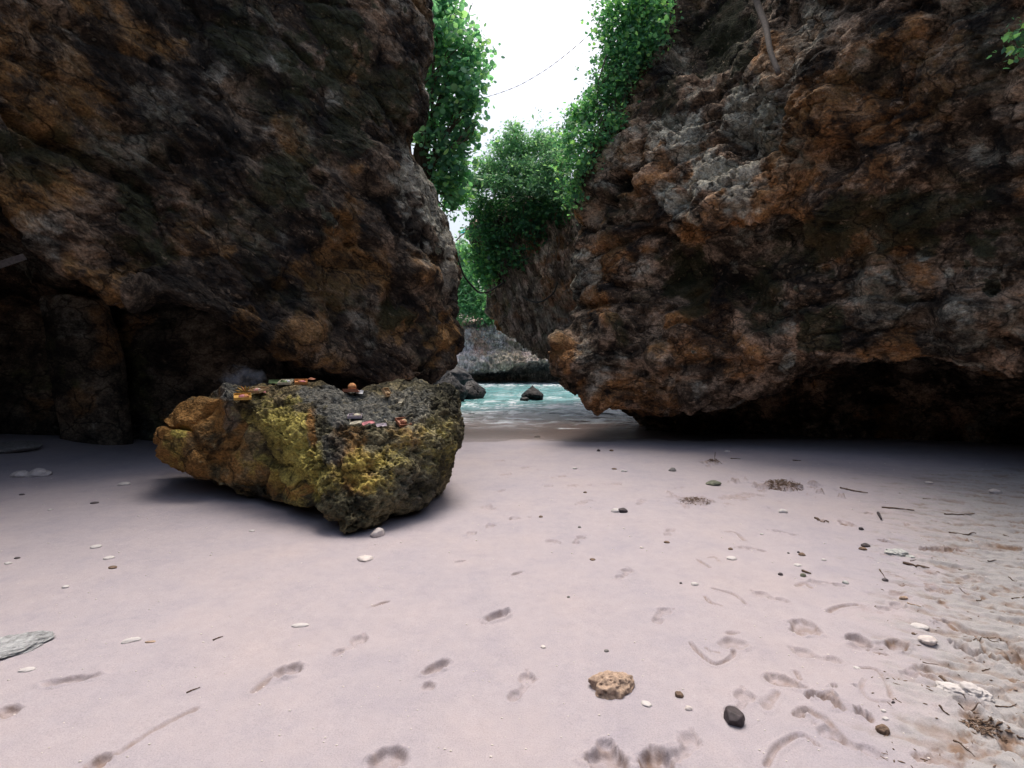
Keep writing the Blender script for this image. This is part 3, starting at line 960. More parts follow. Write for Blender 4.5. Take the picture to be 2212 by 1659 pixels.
rs = colR([1372, 1338, 1272, 1240, 1234, 1236, 1196, 1190], [0, 150, 300, 430, 560, 690, 750, 826], [11.8, 11.6, 11.3, 11.0, 10.9, 10.8, 10.1, 10.0], under=.5, back=1.6, topx=.8, h=.2)
for k in (0,): rs[k] = rs[1] + np.array([3, 3, .8])
rs[-3] = at(1232, 866, 10.3); rs[-2] = at(1345, 893, 12.2); rs[-1] = atz(1440, 13.5, -.7)
def fixR(c, d=(3.0, 2.0)):
    c[0] = c[1] + np.array([d[0], d[1], 0.8]); return c
right_cols = [
    fixR(shift(rs, 9, 9)), fixR(shift(rs, 4.5, 5.5)), fixR(shift(rs, 1.7, 2.8)), shift(rs, 0.45, 1.0),
    rs,
    fixR(colR([1430, 1400, 1340, 1310, 1300, 1296, 1280, 1285], [0, 150, 300, 430, 560, 680, 755, 868], [11.0, 10.6, 10.3, 10.2, 10.1, 10.1, 9.6, 9.7], topx=.5, h=.25, under=.5, back=1.6)),
    fixR(colR([1490, 1470, 1440, 1420, 1410, 1400, 1400, 1400], [0, 150, 300, 430, 560, 685, 770, 880], [10.9, 9.9, 9.3, 9.2, 9.6, 9.5, 9.2, 9.4], topx=.2, h=.35, under=1.2, back=2.0)),
    fixR(colR([1590, 1580, 1570, 1560, 1550, 1550, 1550, 1550], [0, 150, 300, 450, 560, 690, 780, 886], [10.2, 9.1, 8.7, 8.3, 8.9, 8.9, 8.6, 9.2], topx=0, h=.45, under=1.6, back=2.6)),
    fixR(colR([1690, 1690, 1690, 1690, 1690, 1690, 1690, 1690], [0, 150, 300, 430, 540, 660, 765, 856], [8.6, 7.9, 7.8, 7.8, 8.2, 8.2, 8.0, 8.5], topx=-.3, h=.6, under=1.9, back=3.2)),
    fixR(colR(1760, [0, 150, 300, 430, 540, 640, 730, 812], [7.5, 7.4, 7.4, 7.6, 7.8, 7.8, 7.7, 8.0], topx=-.2, h=.5, under=1.5, back=3.0)),
    fixR(colR(1950, [0, 150, 300, 430, 540, 640, 720, 790], [6.5, 6.5, 6.6, 6.8, 7.1, 7.1, 7.1, 7.3], topx=-.3, h=.5, under=1.8, back=3.6)),
    fixR(colR(2212, [0, 150, 300, 430, 550, 660, 750, 830], [5.5, 5.6, 5.8, 6.0, 6.2, 6.3, 6.3, 6.5], topx=-.4, h=.5, under=1.8, back=3.6)),
    fixR(colR(2600, [20, 150, 300, 430, 550, 660, 760, 860], [4.7, 4.7, 4.8, 4.9, 5.1, 5.2, 5.2, 5.3], topx=-.5, h=.5, under=1.5, back=3.0)),
    colW(5.4, 1.4, 6.6, 1.2), colW(5.6, -2.6, 6.4, -3.0), colW(4.2, -7.0, 4.6, -7.4), colW(0.5, -9.2, 0.5, -9.2)]  # unseen rear columns, added to cut sky light on the rock faces
c_ = right_cols[5]; c_[-3] = at(1330, 880, 10.8); c_[-2] = at(1400, 905, 12.0); c_[-1] = atz(1450, 12.6, -.7)
c_ = right_cols[6]; c_[-3] = at(1425, 893, 10.8); c_[-2] = atz(1475, 11.4, .2); c_[-1] = atz(1490, 11.6, -.7)
ctrl = np.swapaxes(np.array(right_cols), 0, 1)
specR = [(1800, 520, 7.8, .7, 2, 1.1), (1960, 480, 6.9, .8, 2, 1.1), (2120, 520, 6.3, .6, 2, 1.1), (1480, 610, 9.2, .6, 2, 1.2), (1600, 620, 8.8, .5, 2, 1.0), (1760, 720, 7.9, .5, 2, 1.1), (1560, 60, 10, .9, 2, 1.0), (1430, 200, 10, .5, 2, .9), (1650, 660, 8.3, .5, 2, .9), (1860, 600, 7.3, .4, 1, .6), (1900, 640, 7.2, .6, 1, .6), (2120, 700, 6.5, .8, 1, .6), (1990, 560, 7, .15, 1, 1.3), (2050, 590, 6.7, .15, 1, 1.3), (1700, 790, 8, .3, 1, .8), (1500, 840, 9, .3, 1, .6), (1250, 580, 10.8, .5, 1, .8), (1280, 650, 10.3, .5, 0, .8), (1620, 800, 8.5, .5, 0, .7), (1350, 850, 9.6, .6, 0, .7), (1450, 280, 9.3, .7, 1, .9), (1530, 380, 8.7, .7, 1, 1.0), (1620, 250, 8.4, .6, 1, .8), (1440, 430, 9.2, .5, 1, .9), (1600, 440, 8.3, .45, 1, .9), (1350, 320, 10, .5, 1, .5), (1740, 60, 7.5, .5, 1, .6), (1680, 160, 7.9, .5, 1, .5),  # green channel: dark mossy tone, also painting shade into the recesses
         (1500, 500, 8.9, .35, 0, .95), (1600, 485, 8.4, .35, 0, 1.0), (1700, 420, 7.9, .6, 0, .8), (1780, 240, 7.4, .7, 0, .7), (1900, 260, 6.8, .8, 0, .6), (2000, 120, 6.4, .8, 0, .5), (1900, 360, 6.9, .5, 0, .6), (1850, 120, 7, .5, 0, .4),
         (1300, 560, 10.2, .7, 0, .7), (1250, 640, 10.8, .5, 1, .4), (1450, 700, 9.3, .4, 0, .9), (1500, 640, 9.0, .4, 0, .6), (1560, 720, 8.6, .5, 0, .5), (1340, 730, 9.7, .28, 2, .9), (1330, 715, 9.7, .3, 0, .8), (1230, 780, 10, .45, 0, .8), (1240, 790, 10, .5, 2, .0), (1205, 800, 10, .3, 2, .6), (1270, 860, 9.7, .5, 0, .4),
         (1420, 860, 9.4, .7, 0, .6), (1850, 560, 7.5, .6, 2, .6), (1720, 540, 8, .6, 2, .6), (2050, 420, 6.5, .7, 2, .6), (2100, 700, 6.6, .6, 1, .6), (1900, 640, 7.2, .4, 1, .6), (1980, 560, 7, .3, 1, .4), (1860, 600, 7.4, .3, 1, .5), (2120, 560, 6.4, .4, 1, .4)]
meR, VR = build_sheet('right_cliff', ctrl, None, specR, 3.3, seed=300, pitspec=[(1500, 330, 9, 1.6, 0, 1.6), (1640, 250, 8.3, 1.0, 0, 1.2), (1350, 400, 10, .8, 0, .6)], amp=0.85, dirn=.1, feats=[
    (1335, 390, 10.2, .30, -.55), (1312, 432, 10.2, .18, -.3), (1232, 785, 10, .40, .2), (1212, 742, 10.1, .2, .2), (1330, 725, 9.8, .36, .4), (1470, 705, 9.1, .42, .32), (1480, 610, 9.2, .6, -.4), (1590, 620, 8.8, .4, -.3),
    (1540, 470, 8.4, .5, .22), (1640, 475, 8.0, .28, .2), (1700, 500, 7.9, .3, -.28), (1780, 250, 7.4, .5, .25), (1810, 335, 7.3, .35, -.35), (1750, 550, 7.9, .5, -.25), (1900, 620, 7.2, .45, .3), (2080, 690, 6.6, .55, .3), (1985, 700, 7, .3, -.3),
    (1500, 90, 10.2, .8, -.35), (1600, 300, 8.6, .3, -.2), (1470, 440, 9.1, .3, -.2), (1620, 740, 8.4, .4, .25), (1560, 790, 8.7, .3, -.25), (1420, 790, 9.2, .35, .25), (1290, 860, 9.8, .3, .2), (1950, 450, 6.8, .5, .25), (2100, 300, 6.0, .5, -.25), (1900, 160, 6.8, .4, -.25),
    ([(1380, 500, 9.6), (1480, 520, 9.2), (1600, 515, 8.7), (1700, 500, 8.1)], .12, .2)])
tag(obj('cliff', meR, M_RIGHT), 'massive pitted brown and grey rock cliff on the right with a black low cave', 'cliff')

# ---- middle cliff, hanging over the water behind the right one
mc = []
for (sx_, cols) in enumerate([
        [(1075, 440, 18), (1012, 500, 17.5), (1030, 560, 17.2), (1052, 620, 17), (1060, 668, 17), (1078, 696, 17.2), (1150, 670, 20), (1150, 560, 22), (1130, 460, 21)],
        [(1110, 425, 17.5), (1070, 470, 16.4), (1080, 540, 16), (1090, 610, 15.9), (1100, 680, 15.9), (1110, 726, 16.2), (1180, 700, 20), (1180, 560, 22), (1160, 440, 21)],
        [(1170, 420, 17), (1140, 450, 15.8), (1145, 530, 15.2), (1150, 610, 15.1), (1150, 690, 15.1), (1150, 752, 15.4), (1220, 730, 20), (1220, 560, 22), (1200, 440, 21)],
        [(1230, 410, 16), (1215, 440, 15.2), (1215, 530, 14.6), (1210, 610, 14.4), (1205, 700, 14.3), (1195, 772, 14.6), (1260, 760, 19), (1280, 560, 22), (1260, 430, 21)],
        [(1330, 400, 15), (1320, 440, 14.6), (1320, 530, 14.0), (1310, 620, 13.8), (1300, 700, 13.7), (1280, 790, 14), (1330, 780, 18), (1400, 560, 22), (1380, 430, 21)],
        [(1500, 400, 15), (1500, 440, 14.6), (1500, 530, 14.0), (1500, 620, 13.8), (1500, 700, 13.7), (1500, 790, 14), (1530, 780, 18), (1600, 560, 22), (1600, 430, 21)]]):
    mc.append([at(*p) for p in cols])
endc = np.mean(np.array(mc[0]), 0)
mc = [[endc + 0.02 * (p - endc) + np.array([-0.2, 0, 0]) for p in mc[0]]] + mc
ctrl = np.swapaxes(np.array(mc), 0, 1)
meM, VM = build_sheet('middle_cliff', ctrl, None, [(1190, 690, 14.5, .8, 1, .8), (1120, 640, 16, .6, 1, .4), (1180, 760, 14.6, .6, 2, .5)], 3.3, seed=500, flute=0.30, amp=.45, cyc=True, outward=True)
tag(obj('cliff', meM, M_MID), 'streaked grey brown overhanging rock hung with vines above the water inlet', 'cliff')

# ---- far cliff
fcl = []
for (px, ry) in ((700, 0), (880, 0), (960, 0), (1010, 0), (1070, 0), (1130, 0), (1200, 0), (1290, 0), (1450, 0)):
    lip = np.interp(px, [700, 980, 1030, 1100, 1130, 1190, 1300], [800, 806, 800, 797, 785, 778, 775])
    top = np.interp(px, [700, 960, 1010, 1060, 1130, 1200, 1450], [690, 690, 700, 690, 668, 650, 640])
    fcl.append([atz(px, 46, 6.5), at(px, top, 37.6), at(px, top + 25, 36.7), at(px, 735, 36.6), at(px, 752, 36.4), at(px, 770, 35.4), at(px, lip, 35.0), at(px, lip + 2, 37.5), at(px, 815, 41), atz(px, 41.5, -1.5)])
ctrl = np.swapaxes(np.array(fcl), 0, 1)
meF, VF = build_sheet('far_cliff', ctrl, None, [(1025, 720, 37.3, 1.3, 0, .9), (1035, 750, 37, 1.0, 0, 1.2), (1120, 720, 37.5, 1.4, 0, .8), (1100, 785, 35, 2.5, 2, 1.0), (1160, 765, 35.3, 2, 2, .9), (1000, 760, 36, 1.5, 1, .9), (1050, 795, 35, 2.0, 2, .7)], 2.6, seed=700, flute=0.25, amp=.7)
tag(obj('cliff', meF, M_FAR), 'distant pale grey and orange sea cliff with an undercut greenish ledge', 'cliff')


# ------------------------------------------------------------------ loose rocks
def ico(sub):
    import bmesh
    bm = bmesh.new()
    bmesh.ops.create_icosphere(bm, subdivisions=sub, radius=1)
    V = np.array([v.co[:] for v in bm.verts]); Fq = np.array([[v.index for v in f.verts] for f in bm.faces])
    bm.free()
    return V, Fq


_ICO = {k: ico(k) for k in (2, 3, 4, 5, 6)}


def rock_mesh(name, size, seed, sub=4, angular=0.0, pits=0.0, lump=0.25, fine=0.05, point=0.0):
    V, Fq = _ICO[sub]
    V = V.copy()
    r = 1 + lump * fbm(V + seed * 3.1, 0.9, 3, seed) + fine * fbm(V + seed, 4, 3, seed + 5)
    if angular:
        rr = np.random.default_rng(seed)
        nn = rr.normal(size=(14, 3)); nn /= np.linalg.norm(nn, axis=1, keepdims=True)
        hh = rr.uniform(0.62, 0.95, 14)
        dots = V @ nn.T
        lim = np.where(dots > 0.05, hh / np.maximum(dots, 0.05), 9).min(1)
        r = r * (1 - angular) + np.minimum(r, lim) * angular
    if pits:
        w1, _ = worley(V + seed, 3.2, seed + 8)
        w2, _ = worley(V + seed, 7.0, seed + 9)
        r = r - pits * (1 - sstep(0.1, 0.5, w1)) - pits * 0.6 * (1 - sstep(0.1, 0.5, w2))
    V = V * r[:, None]
    if point:
        k_ = 1 - point * sstep(-.2, 1.1, V[:, 2])
        V = V * np.stack([k_, k_, np.ones(len(V))], 1)
    V = V * np.array(size)
    me = mesh_np(name, V, Fq)
    T = np.zeros((len(V), 3), dtype=np.float32)
    T[:, 0] = 0.5 * sstep(0, .4, fbm(V + 3, 1.2, 3, seed)); T[:, 1] = 0.4 * sstep(0, .4, fbm(V + 8, 1.2, 3, seed + 2)); T[:, 2] = 0.4 * sstep(0, .4, fbm(V + 6, 1.2, 3, seed + 4))
    add_attr(me, 'tint', T)
    return me


# cave furniture on the left
def slab(name, corners, seed, mat, amp=0.5, step=4.0):
    """corners: stations (bottom->top) of 4 points around"""
    st = [np.array(c) for c in corners]
    a = st[0].mean(0); b = st[-1].mean(0)
    st = [a + 0.02 * (st[0] - a)] + st + [b + 0.02 * (st[-1] - b)]
    ctrl = np.swapaxes(np.array(st), 0, 1)
    me, V = build_sheet(name, ctrl, None, [], step, seed=seed, amp=amp, cyc=True, outward=True, big=0.1)
    return me


def quad(px0, px1, py, D, thick, z=None):
    if z is None:
        return [at(px0, py, D), at(px1, py, D - 0.15), at(px1, py, D - 0.15) + np.array([0.1, thick, 0]), at(px0, py, D) + np.array([0.1, thick, 0])]
    return [atz(px0, D, z), atz(px1, D - 0.15, z), atz(px1, D - 0.15, z) + np.array([0.1, thick, 0]), atz(px0, D, z) + np.array([0.1, thick, 0])]


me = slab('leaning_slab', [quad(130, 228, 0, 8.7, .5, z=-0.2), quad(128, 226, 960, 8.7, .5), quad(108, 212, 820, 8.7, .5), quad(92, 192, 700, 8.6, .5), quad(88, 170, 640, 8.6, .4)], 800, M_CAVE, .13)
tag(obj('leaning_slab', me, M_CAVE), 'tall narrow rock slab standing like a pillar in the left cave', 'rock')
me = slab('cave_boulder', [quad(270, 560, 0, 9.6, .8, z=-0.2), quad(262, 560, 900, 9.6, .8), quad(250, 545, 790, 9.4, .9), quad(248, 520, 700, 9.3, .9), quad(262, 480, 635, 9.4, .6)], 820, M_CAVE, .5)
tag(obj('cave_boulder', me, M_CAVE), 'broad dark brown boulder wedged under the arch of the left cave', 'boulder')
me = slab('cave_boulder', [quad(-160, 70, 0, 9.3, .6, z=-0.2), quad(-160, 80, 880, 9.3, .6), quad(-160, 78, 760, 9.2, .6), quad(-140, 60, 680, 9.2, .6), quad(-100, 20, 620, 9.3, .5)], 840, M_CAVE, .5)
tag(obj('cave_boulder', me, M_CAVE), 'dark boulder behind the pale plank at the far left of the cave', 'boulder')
M_PLANK = plain('weathered_wood', (0.30, 0.30, 0.31), 0.7)
mb = MB()
a = at(-60, 592, 7.6); b_ = at(53, 554, 8.1); c_ = (a + b_) / 2; L_ = np.linalg.norm(b_ - a) / 2
v = np.array([[x, y, z] for x in (-1, 1) for y in (-1, 1) for z in (-1, 1)], float) * np.array([L_, 0.02, 0.05])
d = (b_ - a) / (2 * L_); e = np.cross([0, 0, 1], d); e /= np.linalg.norm(e); f_ = np.cross(d, e)
mb.add(c_ + v @ np.array([d, e, f_]), [[0, 1, 3, 2], [4, 6, 7, 5], [0, 4, 5, 1], [2, 3, 7, 6], [0, 2, 6, 4], [1, 5, 7, 3]])
tag(obj('plank', mb.mesh('plank', False), M_PLANK), 'pale weathered plank jutting across the dark cave mouth at far left', 'plank')


def water_pt(px, py, z=WATER_Z):
    D = (CAM_H - z) * F / (py - HY)
    return np.array([(px - PW / 2) / F * D, D, z])


def place_rock(name, px, py, wpx, hpx, seed, mat, label, cat, depth=1.0, sub=5, water=False, **kw):
    p = water_pt(px, py) if water else gpt(px, py)
    D = p[1]
    hx = wpx / 2 / F * D; hz = hpx / F * D
    me = rock_mesh(name, (hx, hx * depth, hz * 0.62), seed, sub, **kw)
    z = p[2] if water else ground_z(p[0], p[1])
    o = obj(name, me, mat, loc=(p[0], p[1] + hx * depth * .5, z + hz * 0.3))
    o.rotation_euler = (0, 0, 0)
    return tag(o, label, cat)


place_rock('sea_rock', 1150, 864, 50, 34, 31, M_WET, 'small pointed dark wet rock standing alone in the foamy water', 'rock', angular=.7, point=.75, water=True, pits=.08)
place_rock('sea_rock', 1133, 866, 22, 10, 37, M_WET, 'low jagged wet rock touching the left of the lone pointed one', 'rock', angular=.6, water=True, pits=.15, sub=4)
place_rock('sea_rock', 1016, 862, 66, 46, 34, M_WET, 'dark wet rock with a notched top beside the left cliff foot', 'rock', angular=.7, point=.5, water=True, pits=.08)
place_rock('sea_rock', 966, 868, 84, 70, 39, M_WET, 'tall dark wet rock rising just behind the offering boulder', 'rock', angular=.7, point=.5, water=True, pits=.08)
place_rock('sea_rock', 950, 845, 150, 62, 43, M_WET, 'long low grey rock behind the other wet ones below far cliff', 'rock', angular=.5, water=True, pits=.08)

# ------------------------------------------------------------------ the boulder with the offerings
BS = [
 [(358,900,6.2),(352,903,5.9),(345,915,5.7),(336,950,5.6),(345,985,5.65),(355,1004,5.8),(357,990,6.3),(357,930,6.5)],
 [(405,876,6.3),(405,880,5.85),(400,905,5.6),(400,955,5.45),(405,1005,5.45),(412,1030,5.65),(420,1010,6.3),(410,930,6.7)],
 [(448,858,6.3),(452,862,5.75),(455,900,5.62),(470,955,5.52),(475,1015,5.45),(480,1062,5.4),(480,1030,6.35),(460,930,6.75)],
 [(488,840,6.3),(490,850,5.6),(525,900,5.38),(562,975,5.28),(572,1040,5.22),(570,1081,5.2),(560,1050,6.4),(520,920,6.8)],
 [(545,833,6.25),(535,852,5.5),(572,910,5.06),(615,985,4.84),(630,1045,4.92),(630,1082,4.95),(600,1050,6.4),(560,920,6.9)],
 [(612,824,6.15),(610,852,5.4),(635,920,4.95),(665,1000,4.7),(675,1065,4.62),(672,1098,4.68),(650,1050,6.4),(630,920,6.95)],
 [(695,821,6.1),(700,872,5.25),(715,935,4.85),(722,1020,4.55),(718,1090,4.45),(712,1132,4.5),(715,1060,6.3),(705,920,6.95)],
 [(748,845,6.1),(775,915,4.98),(772,965,4.72),(765,1050,4.48),(755,1115,4.38),(742,1155,4.40),(765,1060,6.2),(770,930,6.95)],
 [(790,836,6.1),(830,920,4.95),(830,965,4.75),(820,1040,4.55),(812,1105,4.47),(800,1145,4.52),(825,1060,6.2),(825,930,6.95)],
 [(878,818,6.1),(885,905,5.05),(890,955,4.88),(888,1030,4.75),(880,1090,4.72),(870,1120,4.8),(880,1050,6.2),(880,930,6.9)],
 [(935,829,6.1),(935,885,5.3),(945,945,5.08),(945,1015,5.0),(932,1070,5.02),(920,1098,5.1),(920,1050,6.2),(925,930,6.8)],
 [(970,832,6.1),(978,862,5.6),(985,930,5.4),(978,990,5.35),(962,1040,5.4),(948,1070,5.5),(945,1045,6.15),(958,930,6.6)],
 [(992,848,6.1),(1000,880,5.8),(1001,930,5.7),(994,970,5.65),(975,1015,5.65),(960,1045,5.75),(962,1030,6.1),(980,930,6.4)]]
st = [[at(*p) for p in s] for s in BS]
a = np.mean(st[0], 0) + np.array([-0.06, 0, 0]); b_ = np.mean(st[-1], 0) + np.array([0.03, 0, 0])
st = [[a + 0.02 * (p - a) for p in st[0]]] + st + [[b_ + 0.02 * (p - b_) for p in st[-1]]]
ctrl = np.swapaxes(np.array(st), 0, 1)
g = net(ctrl, span_counts(ctrl, 0, 2.2, cyc=True), span_counts(ctrl, 1, 2.2), True)
R, C = g.shape[:2]
P = g.reshape(-1, 3); n = grid_normals(g, True).reshape(-1, 3)
n = n if (n * (P - P.mean(0))).sum(1).mean() > 0 else -n
bx, by = proj(P)
wob = 14 * fbm(P, 3, 3, 12)
front = (n[:, 1] < 0.2)
ridge_x = np.interp(by, [830, 900, 990, 1060, 1110, 1160], [478, 512, 568, 645, 715, 745])
smooth_face = sstep(6, -10, bx + wob - ridge_x) * front
low = sstep(1040, 1100, by + wob) * sstep(620, 720, bx)
rough = 1 - 0.7 * smooth_face
f1, f2 = worley(P, 1.7, 1)
d = 0.05 * fbm(P, 1.4, 3, 2) - 0.04 * (1 - sstep(0, .3, f2 - f1)) * (0.4 + .6 * rough)
Pw = P + 0.05 * np.stack([perlin(P, 5, 1), perlin(P, 5, 2), perlin(P, 5, 3)], 1)
g1, g2 = worley(Pw, 11, 4); h1, h2 = worley(Pw, 20, 5)
j1, j2, jr = worley(Pw, 34, 15, True)
d += rough * (-0.034 * (1 - sstep(.12, .45, g1)) - 0.030 * (1 - sstep(.12, .5, h1)) + 0.016 * (jr - .5) + 0.03 * fbm(Pw, 5, 5, 6, .65))
k1, k2 = worley(Pw, 4.5, 14)
d += rough * -0.03 * (1 - sstep(0.15, .5, k1))
d += smooth_face * (0.05 * fbm(P, 2.5, 5, 8) + 0.012 * fbm(P, 14, 3, 9, ridge=True) - .01 - 0.05 * (1 - sstep(.0, .22, f2 - f1)))
d += 0.045 * np.exp(-((bx + wob * .6 - ridge_x) / 12) ** 2) * front * (1 - sstep(1090, 1130, by))
d -= 0.10 * np.exp(-((by - 916 - (bx - 360) * .15) / 5) ** 2) * (1 - sstep(385, 420, bx)) * front
d -= 0.06 * (1 - sstep(.4, 1.1, np.hypot((bx - 508) / 22, (by - 955) / 26))) * front
# hollow in the ochre face
V = P + n * d[:, None]
me = mesh_np('boulder', V, grid_faces(R, C, True))
T = np.zeros((len(P), 3), dtype=np.float32)
def bl(x, y, rx, ry, ch, s_):
    q = np.sqrt(((bx - x) / rx) ** 2 + ((by - y) / ry) ** 2) * (1 + .5 * fbm(P, 4, 3, 77))
    T[:, ch] = np.maximum(T[:, ch], s_ * (1 - sstep(.5, 1.1, q)) * front)
T[:, 0] = smooth_face * (.75 + .9 * fbm(P, 2.2, 4, 55))
T[:, 2] = smooth_face * .45 * sstep(.0, .45, fbm(P, 1.8, 4, 56))
low_l = sstep(1020, 1060, by + wob * 2 - 0.1 * (bx - 400))
T[:, 0] *= (1 - 0.8 * low_l)
bl(770, 1020, 75, 60, 0, .8); bl(672, 930, 14, 75, 0, .9); bl(645, 1060, 34, 20, 0, 1.2); bl(760, 940, 50, 30, 0, .5); bl(740, 960, 40, 60, 0, .5)
bl(620, 930, 60, 90, 2, .8); bl(640, 1000, 80, 60, 2, .85); bl(790, 1020, 70, 60, 2, .6); bl(690, 1040, 70, 50, 2, .7); bl(375, 945, 40, 35, 2, .4); bl(385, 935, 18, 14, 2, 1.1); bl(950, 960, 60, 90, 2, .3); bl(560, 880, 60, 50, 2, .5)
bl(505, 850, 50, 22, 1, .8); bl(500, 900, 20, 50, 1, .6); bl(770, 880, 110, 45, 1, 1.0); bl(880, 870, 90, 50, 1, .6); bl(700, 850, 80, 30, 1, .9); bl(720, 970, 40, 50, 1, .6); bl(905, 1060, 60, 60, 1, .35); bl(860, 980, 50, 60, 2, .3); bl(880, 940, 60, 40, 0, .35)
add_attr(me, 'tint', T)
tag(obj('boulder', me, M_BOULDER), 'big yellow and grey boulder resting on the sand with offerings on its top', 'boulder')
tri = grid_faces(R, C, True)
BB = BVHTree.FromPolygons(V.tolist(), tri.tolist(), epsilon=0.0)


def hit(px, py, bvh=BB):
    o = Vector((0, 0, CAM_H)); d_ = Vector(at(px, py, 1.0).tolist()) - o
    d_.normalize()
    h = bvh.ray_cast(o, d_)
    return h[0], h[1]

# ------------------------------------------------------------------ plants
def leaves_mesh(name, centers, size, seed, normals_bias=(0, -0.4, 0.7), shape='oval', size_var=0.4, tint=None):
    rr = np.random.default_rng(seed)
    n = len(centers)
    nb = np.array(normals_bias, float)
    nr = rr.normal(size=(n, 3)) * 0.75 + nb
    nr /= np.linalg.norm(nr, axis=1, keepdims=True)
    a = rr.normal(size=(n, 3)); a[:, 2] -= 0.5
    a -= (a * nr).sum(1, keepdims=True) * nr
    a /= np.linalg.norm(a, axis=1, keepdims=True) + 1e-9
    b = np.cross(nr, a)
    s = size * (1 + size_var * rr.normal(size=n)).clip(0.4, 1.9)
    if shape == 'round':
        prof = [(-.5, 0, 0), (-.33, .38, .05), (.1, .5, .07), (.48, .22, .02), (.48, -.22, .02), (.1, -.5, .07), (-.33, -.38, .05)]
    elif shape == 'heart':
        prof = [(-.45, 0, 0), (-.4, .3, .07), (0, .42, .09), (.55, 0, -.05), (0, -.42, .09), (-.4, -.3, .07)]
    else:
        prof = [(-.5, 0, 0), (-.1, .24, .05), (.5, 0, -.06), (-.1, -.24, .05)]
    k = len(prof)
    V = np.zeros((n, k, 3))
    for i, (u, v, w_) in enumerate(prof):
        V[:, i] = centers + (a * u + b * v + nr * w_) * s[:, None]
    me = mesh_np(name, V.reshape(-1, 3), np.arange(n * k).reshape(n, k), False)
    c = rr.random((n, 1)) * 0.75 + 0.25 * rr.random((n, 1)) ** 4
    if tint is not None: c = np.clip(c * 0.6 + tint[:, None], 0, 1)
    add_attr(me, 'leaf', np.repeat(np.repeat(c, k, 0), 3, 1))
    return me


def blob_points(blobs, seed, per=1.0, clump=0.35, csize=None):
    """blobs: (px,py,rx,ry,D[,depth]) -> leaf centres gathered in sprays, gaps between them"""
    rr = np.random.default_rng(seed)
    out = []
    for bl_ in blobs:
        px, py, rx, ry, D = bl_[:5]
        dz = bl_[5] if len(bl_) > 5 else max(rx, ry) / F * D * 0.9
        c = at(px, py, D); sxx = rx / F * D; szz = ry / F * D
        nclump = max(4, int(per * rx * ry / 26))
        for _ in range(nclump):
            d_ = rr.normal(size=3); d_ /= np.linalg.norm(d_); r_ = rr.random() ** 0.4 * (0.8 + 0.35 * rr.random())
            cc = c + d_ * r_ * np.array([sxx, dz, szz])
            m_ = rr.integers(6, 16)
            spr = (csize or 0.13) * (0.6 + rr.random())
            out.append(cc + rr.normal(size=(m_, 3)) * spr * np.array([1, 1, .75]))
    return np.concatenate(out)


def branches(mb, root, blobs, seed, r0=0.05, nb=1):
    rr = np.random.default_rng(seed)
    root = np.asarray(root, float)
    for bl_ in blobs:
        for _ in range(nb):
            c = at(bl_[0] + rr.normal() * bl_[2] * .3, bl_[1] + rr.normal() * bl_[3] * .3, bl_[4])
            m1 = root + (c - root) * 0.35 + rr.normal(size=3) * 0.12 + np.array([0, 0, .1])
            m2 = root + (c - root) * 0.7 + rr.normal(size=3) * 0.15
            mb.tube(smooth_path([root, m1, m2, c], 4), np.linspace(r0, r0 * .2, 13), 6)
            for _k in range(3):
                e = c + rr.normal(size=3) * np.array([bl_[2], bl_[2], bl_[3]]) / F * bl_[4] * .7
                mb.tube(smooth_path([m2, (m2 + e) / 2 + rr.normal(size=3) * .06, e], 4), np.linspace(r0 * .3, r0 * .1, 9), 5)


def plant(name, label, cat, blobs, mat, size, seed, shape, root, per=1.0, bias=(0, -0.4, 0.7), r0=0.05, csize=None, group=None, extra=None, trunkname='trunk'):
    o = thing(name, label, cat, root, group)
    pts = blob_points(blobs, seed, per, csize=csize)
    if extra is not None: pts = np.concatenate([pts, extra])
    r = np.asarray(root, float)
    crown = obj('crown', leaves_mesh('crown', pts - r, size, seed, bias, shape), mat, o)
    mb = MB()
    branches(mb, r, blobs, seed + 1, r0)
    me_ = mb.mesh('trunk')
    tk = obj(trunkname, me_, M_BARK, o)
    tk.data.transform(__import__('mathutils').Matrix.Translation(Vector((-r).tolist())))
    return o


D1 = 12.4
tree1 = [(925, 15, 40, 45, D1), (965, 40, 40, 50, D1 + .4), (1000, 95, 35, 45, D1), (1020, 130, 30, 40, D1), (950, 110, 45, 55, D1 + .3), (985, 170, 45, 50, D1), (1025, 190, 24, 40, D1 - .2), (940, 190, 40, 50, D1 + .2), (960, 250, 45, 45, D1 + .3), (1000, 245, 32, 36, D1), (1010, 290, 24, 28, D1), (935, 300, 36, 40, D1 + .3), (985, 320, 34, 34, D1), (965, 360, 32, 36, D1), (1000, 365, 18, 22, D1 - .2), (945, 370, 26, 34, D1 + .4), (975, 405, 20, 30, D1), (930, 60, 30, 60, D1 - .3), (1012, 225, 20, 20, D1 - .3), (1020, 270, 16, 12, D1 - .3), (960, 10, 24, 26, D1)]
root1 = at(890, 430, 12.8)
o = plant('tree', 'tall green tree with big round leaves leaning from behind the left cliff', 'tree', tree1, L_TREE, 0.105, 21, 'round', root1, per=.62, csize=0.15, r0=0.07,
      extra=np.concatenate([at(1035, 70, D1) + rng.normal(size=(16, 3)) * .09, at(1045, 92, D1) + rng.normal(size=(9, 3)) * .06, at(1022, 298, D1 - .2) + rng.normal(size=(8, 3)) * .07]))
lowivy = [(975, 435, 16, 28, 13.0), (1000, 420, 18, 20, 13.2), (985, 395, 20, 18, 13), (960, 400, 18, 25, 12.2)]
plant('climber', 'yellow-green leafy climber low on the edge of the left cliff', 'climber', lowivy, L_IVY, 0.11, 23, 'heart', at(945, 440, 12.5), r0=.03)

